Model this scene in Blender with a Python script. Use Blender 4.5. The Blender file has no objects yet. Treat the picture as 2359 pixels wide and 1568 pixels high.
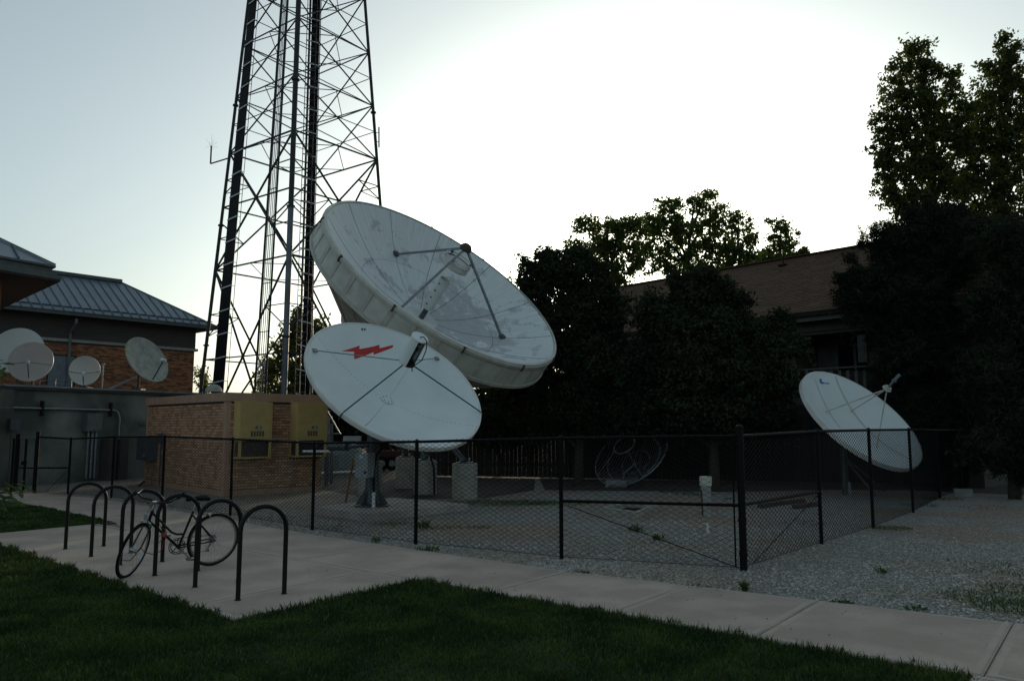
import bpy, bmesh, math, random
import numpy as np
from mathutils import Vector, Matrix
from mathutils.geometry import tessellate_polygon
random.seed(7); RNG = np.random.default_rng(7)
SC = bpy.context.scene; COL = SC.collection
R = math.radians; PI = math.pi
# ------------------------------------------------------------------ camera, sky, sun, exposure
EYE = 1.75; FOC = 1791.0; PITCH = math.atan(196 / FOC)
cd = bpy.data.cameras.new('camera'); cam = bpy.data.objects.new('camera', cd); COL.objects.link(cam)
cd.sensor_width = 36; cd.lens = FOC / 2358 * 36; cd.clip_start = 0.05; cd.clip_end = 3000
cam.location = (0, 0, EYE); cam.rotation_euler = (PI / 2 + PITCH, 0, 0); SC.camera = cam
SUN_EL, SUN_AZ = R(8.0), R(10)            # azimuth clockwise from +Y
W = bpy.data.worlds.new('World'); SC.world = W; W.use_nodes = True
nt = W.node_tree; sky = nt.nodes.new('ShaderNodeTexSky'); sky.sky_type = 'NISHITA'
sky.sun_disc = False; sky.sun_elevation = SUN_EL; sky.sun_rotation = SUN_AZ
sky.air_density = 1.0; sky.dust_density = 4.0; sky.ozone_density = 2.3; sky.altitude = 220
hs = nt.nodes.new('ShaderNodeHueSaturation'); hs.inputs['Saturation'].default_value = 0.56
wb = nt.nodes.new('ShaderNodeVectorMath'); wb.operation = 'MULTIPLY'; wb.inputs[1].default_value = (.93, 1.03, 1.0)   # cool white balance of the camera
nt.links.new(sky.outputs[0], hs.inputs['Color']); gm = nt.nodes.new('ShaderNodeGamma'); gm.inputs[1].default_value = .84; nt.links.new(hs.outputs[0], gm.inputs[0]); nt.links.new(gm.outputs[0], wb.inputs[0]); nt.links.new(wb.outputs[0], nt.nodes['Background'].inputs[0])
nt.nodes['Background'].inputs[1].default_value = 0.15
sl = bpy.data.lights.new('sun', 'SUN'); so = bpy.data.objects.new('sun', sl); COL.objects.link(so)
sl.energy = 0.7; sl.angle = R(0.5); sl.color = (1, .78, .52)
sd = Vector((math.sin(SUN_AZ) * math.cos(SUN_EL), math.cos(SUN_AZ) * math.cos(SUN_EL), math.sin(SUN_EL)))
so.rotation_euler = sd.to_track_quat('Z', 'Y').to_euler()
SC.view_settings.view_transform = 'Standard'; SC.view_settings.look = 'None'
SC.view_settings.exposure = 0.70; SC.view_settings.gamma = 1; SC.view_settings.use_curve_mapping = False
SC.render.engine = 'CYCLES'; SC.cycles.max_bounces = 6; SC.cycles.transparent_max_bounces = 8

# ------------------------------------------------------------------ measuring helpers: sight lines of the survey picture (2358 px wide)
C0 = Vector((0, 0, EYE)); FW = Vector((0, math.cos(PITCH), math.sin(PITCH))); UP = Vector((0, -math.sin(PITCH), math.cos(PITCH)))
def ray(u, v): return FW + Vector(((u - 1179) / FOC, 0, 0)) + UP * ((784 - v) / FOC)
def P(u, v, z=0.0):
    r = ray(u, v); return C0 + r * ((z - EYE) / r.z)
def A(u, v, y):
    r = ray(u, v); return C0 + r * (y / r.y)
def PL(u, v, p0, n):
    r = ray(u, v); n = Vector(n); return C0 + r * ((Vector(p0) - C0).dot(n) / r.dot(n))
SE = Vector((.788, -.616, 0)); SN = Vector((.616, .788, 0))
def so_(s, o, z=0.0): return SE * s + SN * o + Vector((0, 0, z))
def in_view(pts, margin=0.15):
    """mask of points (n,3) lying within the field of view plus a margin"""
    q = pts - np.array(C0); z = q @ np.array(FW)
    u = q[:, 0] / np.maximum(z, 1e-3); v = (q @ np.array(UP)) / np.maximum(z, 1e-3)
    return (z > .3) & (np.abs(u) < .658 + margin) & (v > -.438 - margin) & (v < .438 + margin)

# ------------------------------------------------------------------ materials
MATS = {}
def mat(name, col, rough=.6, metal=0.0, col2=None, scale=6.0, bump=0.0, bscale=40.0, rnd=0.0, tint=0.0, spec=.4, detail=5, lo=.35, hi=.65, stretch=None, transl=0.0, world=False, bump2=None):
    m = bpy.data.materials.new(name); m.use_nodes = True; n = m.node_tree; b = n.nodes['Principled BSDF']
    b.inputs['Roughness'].default_value = rough; b.inputs['Metallic'].default_value = metal
    b.inputs['Specular IOR Level'].default_value = spec
    if world: src = n.nodes.new('ShaderNodeNewGeometry').outputs['Position']
    else: src = n.nodes.new('ShaderNodeTexCoord').outputs['Object']
    if stretch:
        mp = n.nodes.new('ShaderNodeMapping'); mp.inputs['Scale'].default_value = stretch
        n.links.new(src, mp.inputs[0]); src = mp.outputs[0]
    c = None
    if col2 is None: col2 = tuple(x * .78 for x in col)
    nz = n.nodes.new('ShaderNodeTexNoise'); nz.inputs['Scale'].default_value = scale; nz.inputs['Detail'].default_value = detail
    n.links.new(src, nz.inputs['Vector'])
    rp = n.nodes.new('ShaderNodeValToRGB'); rp.color_ramp.elements[0].position = lo; rp.color_ramp.elements[1].position = hi
    rp.color_ramp.elements[0].color = (*col2, 1); rp.color_ramp.elements[1].color = (*col, 1)
    n.links.new(nz.outputs[0], rp.inputs[0]); c = rp.outputs[0]
    if rnd or tint:
        # brightness by piece: 'tint' colour attribute plus the object's own random number
        add = n.nodes.new('ShaderNodeMath'); add.operation = 'ADD'
        at = n.nodes.new('ShaderNodeAttribute'); at.attribute_name = 'tint'
        oi = n.nodes.new('ShaderNodeObjectInfo')
        n.links.new(at.outputs['Fac'], add.inputs[0]); n.links.new(oi.outputs['Random'], add.inputs[1])
        fr = n.nodes.new('ShaderNodeMath'); fr.operation = 'FRACT'; n.links.new(add.outputs[0], fr.inputs[0])
        mr = n.nodes.new('ShaderNodeMapRange'); amt = rnd or tint
        mr.inputs['To Min'].default_value = 1 - amt; mr.inputs['To Max'].default_value = 1 + amt * .6
        n.links.new(fr.outputs[0], mr.inputs['Value'])
        vm = n.nodes.new('ShaderNodeVectorMath'); vm.operation = 'SCALE'
        n.links.new(c, vm.inputs[0]); n.links.new(mr.outputs[0], vm.inputs['Scale']); c = vm.outputs[0]
    n.links.new(c, b.inputs['Base Color'])
    if bump:
        n2 = n.nodes.new('ShaderNodeTexNoise'); n2.inputs['Scale'].default_value = bscale; n2.inputs['Detail'].default_value = 6
        n.links.new(src, n2.inputs['Vector'])
        bp = n.nodes.new('ShaderNodeBump'); bp.inputs['Strength'].default_value = bump; bp.inputs['Distance'].default_value = .02
        n.links.new(n2.outputs[0], bp.inputs['Height']); n.links.new(bp.outputs[0], b.inputs['Normal'])
    if transl:
        tr = n.nodes.new('ShaderNodeBsdfTranslucent'); mx = n.nodes.new('ShaderNodeMixShader'); mx.inputs[0].default_value = transl
        g = n.nodes.new('ShaderNodeVectorMath'); g.operation = 'MULTIPLY'; g.inputs[1].default_value = (2.4, 2.2, .8)
        n.links.new(c, g.inputs[0]); n.links.new(g.outputs[0], tr.inputs[0])
        out = n.nodes['Material Output']; n.links.new(b.outputs[0], mx.inputs[1]); n.links.new(tr.outputs[0], mx.inputs[2])
        n.links.new(mx.outputs[0], out.inputs[0])
    MATS[name] = m; return m
M = MATS
mat('ground_gravel', (.225, .222, .205), .95, col2=(.225, .185, .14), scale=.42, bump=1.0, bscale=55, world=True, detail=9, lo=.44, hi=.56)
def speckle(m, scale=34, amt=.45):
    n = m.node_tree; b = n.nodes['Principled BSDF']; l = b.inputs['Base Color'].links[0]; c = l.from_socket
    g = n.nodes.new('ShaderNodeNewGeometry'); v = n.nodes.new('ShaderNodeTexVoronoi'); v.inputs['Scale'].default_value = scale; n.links.new(g.outputs['Position'], v.inputs['Vector'])
    sp = n.nodes.new('ShaderNodeSeparateColor'); n.links.new(v.outputs['Color'], sp.inputs[0]); mr = n.nodes.new('ShaderNodeMapRange'); mr.inputs['To Min'].default_value = 1 - amt; mr.inputs['To Max'].default_value = 1 + amt
    n.links.new(sp.outputs[0], mr.inputs['Value']); vm = n.nodes.new('ShaderNodeVectorMath'); vm.operation = 'SCALE'; n.links.new(c, vm.inputs[0]); n.links.new(mr.outputs[0], vm.inputs['Scale']); n.links.new(vm.outputs[0], b.inputs['Base Color'])
speckle(M['ground_gravel'])
mat('stone_gravel', (.46, .445, .405), .9, rnd=.62, scale=.8, col2=(.41, .375, .31), world=True, lo=.42, hi=.58)
mat('soil', (.06, .045, .03), .95, bump=.6, bscale=30, world=True)
mat('lawn_base', (.018, .03, .012), 1, col2=(.03, .028, .015), scale=3, bump=.8, world=True)
mat('grass_blade', (.055, .095, .026), .6, col2=(.016, .044, .012), scale=2.2, rnd=.6, transl=.25, world=True, detail=8, spec=.2)
mat('weed', (.05, .10, .03), .7, rnd=.4, transl=.3)
mat('concrete_walk', (.44, .362, .295), .9, col2=(.35, .288, .232), scale=1.3, lo=.42, hi=.6, bump=.25, bscale=120, rnd=.07, detail=10, world=True)
mat('concrete_pad', (.40, .37, .33), .9, col2=(.29, .26, .23), scale=2, bump=.3, bscale=80, detail=10)
mat('concrete_pier', (.34, .335, .28), .9, col2=(.25, .245, .21), scale=5, bump=.3, bscale=60)
mat('concrete_wall', (.215, .235, .205), .92, col2=(.075, .088, .075), scale=.75, bump=.3, bscale=40, detail=10, lo=.4, hi=.68)
mat('coping_metal', (.28, .31, .33), .45, .6, scale=3)
mat('coping_dark', (.10, .11, .11), .5, .3)
mat('tan_cap', (.46, .295, .205), .8, scale=5, col2=(.39, .25, .175), bump=.1)
mat('tan_brick', (.55, .33, .20), .85, col2=(.44, .26, .155), rnd=.38, scale=30, bump=.2, bscale=200)
mat('tan_mortar', (.07, .068, .062), .95, scale=40)
mat('red_brick', (.33, .145, .065), .85, col2=(.25, .11, .06), rnd=.62, scale=20, bump=.2, bscale=150)
mat('red_mortar', (.10, .07, .055), .95)
mat('hvac_yellow', (.53, .385, .15), .6, col2=(.46, .335, .13), scale=3, bump=.05)
mat('hvac_grille', (.12, .10, .05), .7)
mat('coil_dark', (.03, .03, .032), .7, bump=.4, bscale=300)
mat('roof_metal', (.17, .215, .25), .42, .35, col2=(.14, .18, .21), scale=2, rnd=.06)
mat('roof_seam', (.10, .13, .15), .45, .4)
mat('fascia_green', (.10, .115, .11), .55, .2)
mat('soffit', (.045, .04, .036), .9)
mat('siding_dark', (.075, .068, .062), .8, scale=2, stretch=(1, 1, 12))
mat('stone_trim', (.32, .31, .285), .85, scale=6)
mat('door_blue', (.16, .20, .225), .5)
mat('downpipe', (.15, .165, .16), .5, .2)
mat('white_dish', (.69, .755, .735), .42, col2=(.61, .675, .66), scale=1.2, spec=.35, detail=8, bump=.03, bscale=60)
mat('rim_lip', (.70, .71, .68), .5, col2=(.55, .56, .52), scale=2)
def old_dish_mat():
    m = mat('old_dish', (.66, .71, .70), .62, spec=.3); n = m.node_tree; b = n.nodes['Principled BSDF']; L = n.links.new
    at = n.nodes.new('ShaderNodeAttribute'); at.attribute_name = 'polar'      # (angle turns, radius 0..1, 0)
    def noise(sc, det, mp):
        q = n.nodes.new('ShaderNodeMapping'); q.inputs['Scale'].default_value = mp; L(at.outputs['Vector'], q.inputs[0])
        z = n.nodes.new('ShaderNodeTexNoise'); z.inputs['Scale'].default_value = sc; z.inputs['Detail'].default_value = det; L(q.outputs[0], z.inputs['Vector']); return z.outputs[0]
    def ramp(x, p0, p1, c0, c1):
        q = n.nodes.new('ShaderNodeValToRGB'); q.color_ramp.elements[0].position = p0; q.color_ramp.elements[1].position = p1; q.color_ramp.elements[0].color = (*c0, 1); q.color_ramp.elements[1].color = (*c1, 1); L(x, q.inputs[0]); return q.outputs[0]
    def mix(f, a_, b_, kind='MIX'):
        q = n.nodes.new('ShaderNodeMix'); q.data_type = 'RGBA'; q.blend_type = kind
        if isinstance(f, float): q.inputs[0].default_value = f
        else: L(f, q.inputs[0])
        L(a_, q.inputs[6]); L(b_, q.inputs[7]); return q.outputs[2]
    tc = n.nodes.new('ShaderNodeTexCoord'); z2 = n.nodes.new('ShaderNodeTexNoise'); z2.inputs['Scale'].default_value = 1.6; z2.inputs['Detail'].default_value = 12; z2.inputs['Roughness'].default_value = .68; L(tc.outputs['Object'], z2.inputs['Vector'])
    base = ramp(noise(3, 8, (60, 1.1, 1)), .3, .7, (.60, .645, .635), (.71, .755, .735))
    fine = ramp(noise(3, 6, (200, 2.2, 1)), .35, .6, (.90, .905, .91), (1, 1, 1)); base = mix(1.0, base, fine, 'MULTIPLY')
    bare = ramp(noise(2, 5, (40, 8, 1)), .3, .7, (.40, .42, .42), (.48, .50, .50))
    # flaking mostly on the sector round 155 degrees, between a quarter and three quarters of the radius
    sp = n.nodes.new('ShaderNodeSeparateXYZ'); L(at.outputs['Vector'], sp.inputs[0])
    def curve(x, stops):
        q = n.nodes.new('ShaderNodeValToRGB'); e = q.color_ramp.elements; e[0].position, e[1].position = stops[0][0], stops[-1][0]; e[0].color = (stops[0][1],) * 3 + (1,); e[1].color = (stops[-1][1],) * 3 + (1,)
        for p_, v_ in stops[1:-1]: k = e.new(p_); k.color = (v_, v_, v_, 1)
        L(x, q.inputs[0]); return q.outputs[0]
    ang = curve(sp.outputs[0], [(0, .12), (.25, .25), (.36, .9), (.5, 1), (.62, .45), (.8, .3), (1, .12)]); rad = curve(sp.outputs[1], [(0, .7), (.15, .9), (.4, 1), (.62, .8), (.8, .3), (1, .15)])
    ma = n.nodes.new('ShaderNodeMath'); ma.operation = 'MULTIPLY'; L(ang, ma.inputs[0]); L(rad, ma.inputs[1])
    mc = n.nodes.new('ShaderNodeMath'); mc.operation = 'MULTIPLY_ADD'; L(ma.outputs[0], mc.inputs[0]); mc.inputs[1].default_value = .26; L(z2.outputs[0], mc.inputs[2])
    mask = ramp(mc.outputs[0], .60, .66, (0, 0, 0), (1, 1, 1)); col = mix(mask, base, bare)
    L(col, b.inputs['Base Color'])
old_dish_mat()
mat('old_dish_clean', (.64, .66, .64), .6, col2=(.48, .50, .49), scale=1.6, detail=10, lo=.3, hi=.6)
mat('skirt_panel', (.60, .62, .56), .6, col2=(.46, .46, .41), scale=2.5, detail=8, rnd=.05)
mat('skirt_batten', (.52, .51, .445), .65, col2=(.43, .42, .365), scale=5)
mat('back_panel', (.40, .385, .33), .7, col2=(.29, .28, .24), scale=2.4, detail=8, rnd=.08)
mat('seam_dark', (.07, .075, .075), .8)
mat('seam_soft', (.36, .38, .38), .7)
mat('galv', (.26, .285, .30), .45, .55, col2=(.19, .21, .22), scale=9)
mat('galv_dark', (.10, .115, .12), .5, .5, scale=9)
mat('green_strut', (.05, .085, .08), .5, .3)
mat('tower_steel', (.035, .042, .042), .6, .0, col2=(.025, .028, .03), scale=3, spec=.25)
mat('tower_pole', (.12, .14, .16), .5, .2, col2=(.08, .09, .105), scale=2)
mat('cable_black', (.006, .006, .008), .55, spec=.15)
mat('clamp', (.62, .64, .65), .5, .2)
mat('fence_black', (.005, .0055, .006), .55, spec=.12)
mat('rack_black', (.006, .0065, .007), .45, spec=.22, bump=.05, bscale=30)
mat('bike_black', (.008, .006, .008), .35, spec=.3)
mat('rubber', (.008, .0075, .007), .85, spec=.15)
mat('tyre_tan', (.13, .09, .05), .85, spec=.15)
mat('chrome', (.42, .44, .46), .32, .9)
mat('steel_grey', (.33, .34, .35), .4, .8)
mat('orange', (.42, .09, .02), .5)
mat('cable_red', (.20, .028, .016), .6)
mat('red_paint', (.52, .03, .02), .6, scale=9)
mat('blue_paint', (.02, .16, .34), .6)
mat('white_pvc', (.70, .72, .72), .5)
mat('pvc_cream', (.50, .49, .42), .6)
mat('pipe_body', (.30, .295, .27), .7, scale=6)
mat('box_grey', (.36, .40, .42), .55, .2, scale=3)
mat('box_dark', (.075, .09, .105), .7)
mat('rust_dark', (.03, .025, .021), .9, spec=.1)
mat('cabinet_brown', (.075, .068, .06), .8, scale=3)
mat('wood_handle', (.38, .24, .09), .7, scale=12)
mat('timber', (.08, .06, .045), .9, scale=8, stretch=(1, 1, 8))
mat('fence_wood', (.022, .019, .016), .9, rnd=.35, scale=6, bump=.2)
mat('shingle', (.115, .066, .034), .9, col2=(.08, .046, .025), scale=14, rnd=.25, bump=.3, bscale=90)
mat('house_siding', (.062, .058, .05), .85, scale=4, stretch=(6, 6, 1))
mat('house_trim', (.10, .105, .098), .8)
mat('house_pale', (.075, .085, .078), .85)
mat('glass_dark', (.01, .012, .014), .08, spec=.6)
mat('bark', (.045, .036, .028), .95, bump=.6, bscale=20)
mat('leaf_dark', (.040, .054, .032), .8, col2=(.018, .026, .017), scale=.7, rnd=.3, transl=.12, world=True, spec=.04)
mat('leaf_mid', (.09, .125, .04), .65, col2=(.055, .085, .028), scale=.6, rnd=.4, transl=.5, world=True, spec=.2)
mat('leaf_olive', (.07, .09, .034), .7, col2=(.04, .058, .022), scale=.6, rnd=.35, transl=.42, world=True, spec=.12)
mat('leaf_gold', (.10, .10, .025), .65, col2=(.06, .075, .02), scale=.6, rnd=.4, transl=.55, world=True, spec=.2)
mat('needle_dark', (.032, .042, .028), .85, col2=(.015, .021, .015), scale=.9, rnd=.35, transl=.05, world=True, spec=.05)
mat('leaf_fresh', (.05, .10, .025), .6, rnd=.2, transl=.3)
mat('cinder', (.26, .27, .265), .95, bump=.5, bscale=60)
mat('tarp', (.20, .23, .20), .7, bump=.5, bscale=5)
mat('trailer_red', (.07, .014, .011), .7)
mat('tan_dish', (.36, .385, .33), .7, col2=(.24, .26, .22), scale=5, detail=10)

# ------------------------------------------------------------------ mesh builder
class MB:
    def __init__(s): s.v = []; s.f = []; s.t = []; s.pol = []
    def add(s, vs, fs, t=0.0):
        k = len(s.v); s.v += [tuple(p) for p in vs]; s.f += [tuple(i + k for i in f) for f in fs]; s.t += [t] * len(vs); return s
    def quad(s, a, b, c, d, t=0.0): return s.add([a, b, c, d], [(0, 1, 2, 3)], t)
    def hexa(s, p, t=0.0):            # p: 4 bottom, 4 top
        return s.add(p, [(3, 2, 1, 0), (4, 5, 6, 7), (0, 1, 5, 4), (1, 2, 6, 5), (2, 3, 7, 6), (3, 0, 4, 7)], t)
    def obox(s, o, ax, ay, az, t=0.0):  # corner o and three edge vectors
        o, ax, ay, az = map(Vector, (o, ax, ay, az))
        return s.hexa([o, o + ax, o + ax + ay, o + ay, o + az, o + ax + az, o + ax + ay + az, o + ay + az], t)
    def box(s, x0, y0, z0, x1, y1, z1, t=0.0): return s.obox((x0, y0, z0), (x1 - x0, 0, 0), (0, y1 - y0, 0), (0, 0, z1 - z0), t)
    def cbox(s, c, dx, dy, dz, t=0.0):  # centred box with axis vectors (full length)
        c, dx, dy, dz = map(Vector, (c, dx, dy, dz)); return s.obox(c - dx / 2 - dy / 2 - dz / 2, dx, dy, dz, t)
    def tube(s, pts, r, n=8, cap=True, closed=False, r2=None):
        pts = [Vector(p) for p in pts]; m = len(pts)
        rr = r if isinstance(r, (list, tuple)) else [r + ((r2 if r2 is not None else r) - r) * i / max(1, m - 1) for i in range(m)]
        vs = []; prev = None
        for i, p in enumerate(pts):
            if closed: d = pts[(i + 1) % m] - pts[i - 1]
            else: d = pts[min(i + 1, m - 1)] - pts[max(i - 1, 0)]
            d.normalize()
            if prev is None:
                a = d.orthogonal().normalized()
                if abs(d.z) < .9: a = d.cross(Vector((0, 0, 1))).normalized()
            else:
                a = prev - d * prev.dot(d); a = a.normalized() if a.length > 1e-6 else d.orthogonal().normalized()
            prev = a; b = d.cross(a)
            for k in range(n):
                t = 2 * PI * k / n; vs.append(p + (a * math.cos(t) + b * math.sin(t)) * rr[i])
        fs = []
        for i in range(m if closed else m - 1):
            j = (i + 1) % m
            for k in range(n): fs.append((i * n + k, i * n + (k + 1) % n, j * n + (k + 1) % n, j * n + k))
        if cap and not closed: fs.append(tuple(range(n - 1, -1, -1))); fs.append(tuple((m - 1) * n + k for k in range(n)))
        return s.add(vs, fs)
    def bar(s, p0, p1, w, h=None, up=(0, 0, 1)):   # rectangular bar
        p0, p1 = Vector(p0), Vector(p1); h = h or w; d = (p1 - p0).normalized(); a = d.cross(Vector(up))
        if a.length < 1e-3: a = d.orthogonal()
        a.normalize(); b = d.cross(a)
        return s.obox(p0 - a * w / 2 - b * h / 2, p1 - p0, a * w, b * h)
    def angle(s, p0, p1, w, t=.008, side=(1, 0, 0)):  # L-section
        p0, p1 = Vector(p0), Vector(p1); d = (p1 - p0).normalized(); a = Vector(side) - d * d.dot(Vector(side)); a.normalize(); b = d.cross(a)
        s.obox(p0, p1 - p0, a * w, b * t); return s.obox(p0 + b * t, p1 - p0, a * t, b * w)
    def cyl(s, p0, p1, r0, r1=None, n=20, cap=True): return s.tube([p0, p1], [r0, r0 if r1 is None else r1], n, cap)
    def lathe(s, prof, c=(0, 0, 0), n=24, ax=None):   # profile of (r, z)
        a, b, N = ax or (Vector((1, 0, 0)), Vector((0, 1, 0)), Vector((0, 0, 1))); c = Vector(c); vs = []
        for r, z in prof:
            for k in range(n): t = 2 * PI * k / n; vs.append(c + a * r * math.cos(t) + b * r * math.sin(t) + N * z)
        fs = []
        for i in range(len(prof) - 1):
            for k in range(n): fs.append((i * n + k, i * n + (k + 1) % n, (i + 1) * n + (k + 1) % n, (i + 1) * n + k))
        return s.add(vs, fs)
    def mesh(s, name, m, smooth=False, org=(0, 0, 0)):
        me = bpy.data.meshes.new(name); ox, oy, oz = org
        me.from_pydata([(x - ox, y - oy, z - oz) for x, y, z in s.v], [], s.f)
        if any(s.t):
            at = me.attributes.new('tint', 'FLOAT', 'POINT'); at.data.foreach_set('value', s.t)
        if len(s.pol) == len(s.v) and s.pol:
            at = me.attributes.new('polar', 'FLOAT_VECTOR', 'POINT'); at.data.foreach_set('vector', [c for p in s.pol for c in p])
        bm = bmesh.new(); bm.from_mesh(me); bmesh.ops.recalc_face_normals(bm, faces=bm.faces[:]); bm.to_mesh(me); bm.free()
        me.materials.append(m); 
        if smooth:
            me.polygons.foreach_set('use_smooth', [True] * len(me.polygons))
            try: me.set_sharp_from_angle(angle=R(38))
            except Exception: pass
        return me
def worg(o):
    v = Vector((0, 0, 0))
    while o is not None: v += o.location; o = o.parent
    return v
def tag(o, label=None, cat=None, group=None, kind=None):
    if label: o['label'] = label
    if cat: o['category'] = cat
    if group: o['group'] = group
    if kind: o['kind'] = kind
    return o
def thing(name, label, cat, loc, group=None, rz=0.0):
    o = bpy.data.objects.new(name, None); COL.objects.link(o); o.location = Vector(loc); o.rotation_euler = (0, 0, rz)
    o.empty_display_size = .2; return tag(o, label, cat, group)
def part(name, mb, m, parent=None, smooth=False, local=False, kind=None, label=None):
    """mesh object; coordinates are world ones unless local"""
    org = (0, 0, 0) if (local or parent is None) else worg(parent)
    o = bpy.data.objects.new(name, mb.mesh(name, M[m], smooth, org)); COL.objects.link(o); o.parent = parent
    if kind: o['kind'] = kind
    if label: o['label'] = label
    return o
def inst(name, me, parent, loc, rot=(0, 0, 0), scale=(1, 1, 1)):
    o = bpy.data.objects.new(name, me); COL.objects.link(o); o.parent = parent
    o.location = Vector(loc) - (worg(parent) if parent else Vector((0, 0, 0))); o.rotation_euler = rot; o.scale = scale; return o
def copy_tree(o, parent=None):
    kids = [c for c in KIDS.get(o.name, [])] or list(o.children)
    c = o.copy(); COL.objects.link(c); c.parent = parent
    for ch in kids: copy_tree(ch, c)
    return c
KIDS = {}
def fast_mesh(name, V, F, m, tint=None, smooth=False):
    """V (n,3), F (m,k) numpy -> mesh"""
    me = bpy.data.meshes.new(name); k = F.shape[1]
    me.vertices.add(len(V)); me.vertices.foreach_set('co', V.astype(np.float32).ravel())
    me.loops.add(F.size); me.loops.foreach_set('vertex_index', F.astype(np.int32).ravel())
    me.polygons.add(len(F)); me.polygons.foreach_set('loop_start', np.arange(0, F.size, k, dtype=np.int32))
    if smooth: me.polygons.foreach_set('use_smooth', np.ones(len(F), bool))
    if tint is not None:
        at = me.attributes.new('tint', 'FLOAT', 'POINT'); at.data.foreach_set('value', tint.astype(np.float32))
    me.update(calc_edges=True); me.materials.append(M[m]); return me

# ------------------------------------------------------------------ ground, paving, lawn
g = MB(); 
g.quad((-400, -60, 0), (400, -60, 0), (400, 1500, 0), (-400, 1500, 0)); gr = part('ground', g, 'ground_gravel'); gr['kind'] = 'structure'
SU = [(-40, 8.4), (-22.7, 8.35), (-19.8, 8.75), (-16.6, 8.6), (-13.2, 8.3), (-10.4, 8.0), (-5.2, 7.9), (-1.3, 8.24), (1, 8.45), (12, 9)]
def oup(s): return float(np.interp(s, [a for a, b in SU], [b for a, b in SU]))
def olow(s): return 6.42 if s > -14.35 else float(np.interp(s, [-30, -19.4, -14.35], [7.4, 7.25, 6.83]))
def opad(s): return 4.14 - .055 * (s + 6.6)
def slab_mesh(s0, s1, f0, f1, zt, gap=.009):
    mb = MB(); a, b = s0 + gap / 2, s1 - gap / 2; e = .008
    q = [(a, f0(a) + gap / 2), (b, f0(b) + gap / 2), (b, f1(b) - gap / 2), (a, f1(a) - gap / 2)]
    cx = sum(x for x, y in q) / 4; cy = sum(y for x, y in q) / 4
    lo = [so_(x, y, -.06) for x, y in q]; mid = [so_(x, y, zt - e) for x, y in q]
    def ins(x, y, d): return x + (d if x < cx else -d), y + (d if y < cy else -d)
    top = [so_(*ins(x, y, e * 1.5), zt) for x, y in q]
    mb.add(lo + mid + top, [(0, 1, 5, 4), (1, 2, 6, 5), (2, 3, 7, 6), (3, 0, 4, 7), (4, 5, 9, 8), (5, 6, 10, 9), (6, 7, 11, 10), (7, 4, 8, 11), (8, 9, 10, 11)])
    # tooled border band pressed 2 mm into the edge
    return mb
walk = thing('sidewalk', 'long concrete sidewalk of square slabs between the lawn and the gravel strip', 'sidewalk', so_(-5, 7)); del walk['category']; walk['kind'] = 'structure'
mat('concrete_edge', (.43, .375, .305), .8, col2=(.36, .31, .25), scale=3, world=True)
def slab(par, s0, s1, f0, f1, zt):
    o = part('concrete_slab', slab_mesh(s0, s1, f0, f1, zt), 'concrete_walk', par); w = .055; i_ = .022; z = zt + .0015; mb = MB()
    a, b = s0 + i_, s1 - i_
    for (p, q) in ((a, a + w), (b - w, b)): mb.quad(so_(p, f0(p) + i_, z), so_(q, f0(q) + i_, z), so_(q, f1(q) - i_, z), so_(p, f1(p) - i_, z))
    for ff, sg in ((f0, 1), (f1, -1)):
        p, q = a + w + .001, b - w - .001; n = 6
        for k in range(n):
            x0, x1 = p + (q - p) * k / n, p + (q - p) * (k + 1) / n; mb.quad(so_(x0, ff(x0) + sg * i_, z + .0004), so_(x1, ff(x1) + sg * i_, z + .0004), so_(x1, ff(x1) + sg * (i_ + w), z + .0004), so_(x0, ff(x0) + sg * (i_ + w), z + .0004))
    part('tooled_edge', mb, 'concrete_edge', o); return o
js = [-.88, -2.5, -3.85, -5.3, -6.9, -8.5, -10.1, -11.7, -13.1, -14.4, -16, -17.6, -19.2, -20.8, -22.4, -24, -25.6, -27.2]
js = [3.9, 2.3, .7] + js
for a, b in zip(js[1:], js[:-1]): slab(walk, a, b, olow, oup, .032)
padw = thing('bike_pad', 'concrete pad under the bike racks', 'pad', so_(-9, 5)); del padw['category']; padw['kind'] = 'structure'
for a, b in zip([-14.4, -12.6, -10.6, -8.9, -7.2], [-12.6, -10.6, -8.9, -7.2, -6.38]): slab(padw, a, b, opad, lambda s: 6.42, .030)
for a, b in ((-16, -14.4), (-17.6, -16)): part('concrete_slab', slab_mesh(a, b, lambda s: 4.3, lambda s: 5.0 - .02 * (s + 14.4), .028), 'concrete_walk', padw)
pw = thing('side_path', 'concrete path branching toward the viewer past the lawn corner', 'path', so_(0, 5)); del pw['category']; pw['kind'] = 'structure'
for o0, o1 in ((4.9, 6.42), (3.4, 4.9), (1.9, 3.4)): slab(pw, -.95, .7, lambda s: o0, lambda s: o1, .031)
mat('asphalt_shade_tone', (.035, .034, .032), .9, col2=(.022, .021, .02), scale=1.5, bump=.5, bscale=90, world=True)
mat('litter_shade_tone', (.05, .04, .028), .95, col2=(.022, .018, .014), scale=1.6, bump=.9, bscale=40, world=True, detail=10)
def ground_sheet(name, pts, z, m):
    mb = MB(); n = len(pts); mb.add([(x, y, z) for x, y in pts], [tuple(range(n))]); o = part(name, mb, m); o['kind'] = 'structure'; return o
ground_sheet('shaded_parking_lot', [(-5.0, 21.4), (-3.6, 19.4), (-2.2, 18.9), (-.6, 19.3), (.6, 21.5), (.8, 27.0), (-4, 28.5), (-8, 60), (-40, 60), (-12, 30), (-8.5, 25.5)], .004, 'asphalt_shade_tone')  # lot surface; its dark colour also paints the shade behind the slab
ground_sheet('shaded_litter_bed', [(.9, 21.6), (3, 21.3), (6, 21.0), (8.5, 21.6), (11, 21.5), (13.5, 19.6), (18, 18.5), (30, 20), (30, 60), (1, 60)], .005, 'litter_shade_tone')  # litter whose dark colour also paints shade by the trees and board fence
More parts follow.
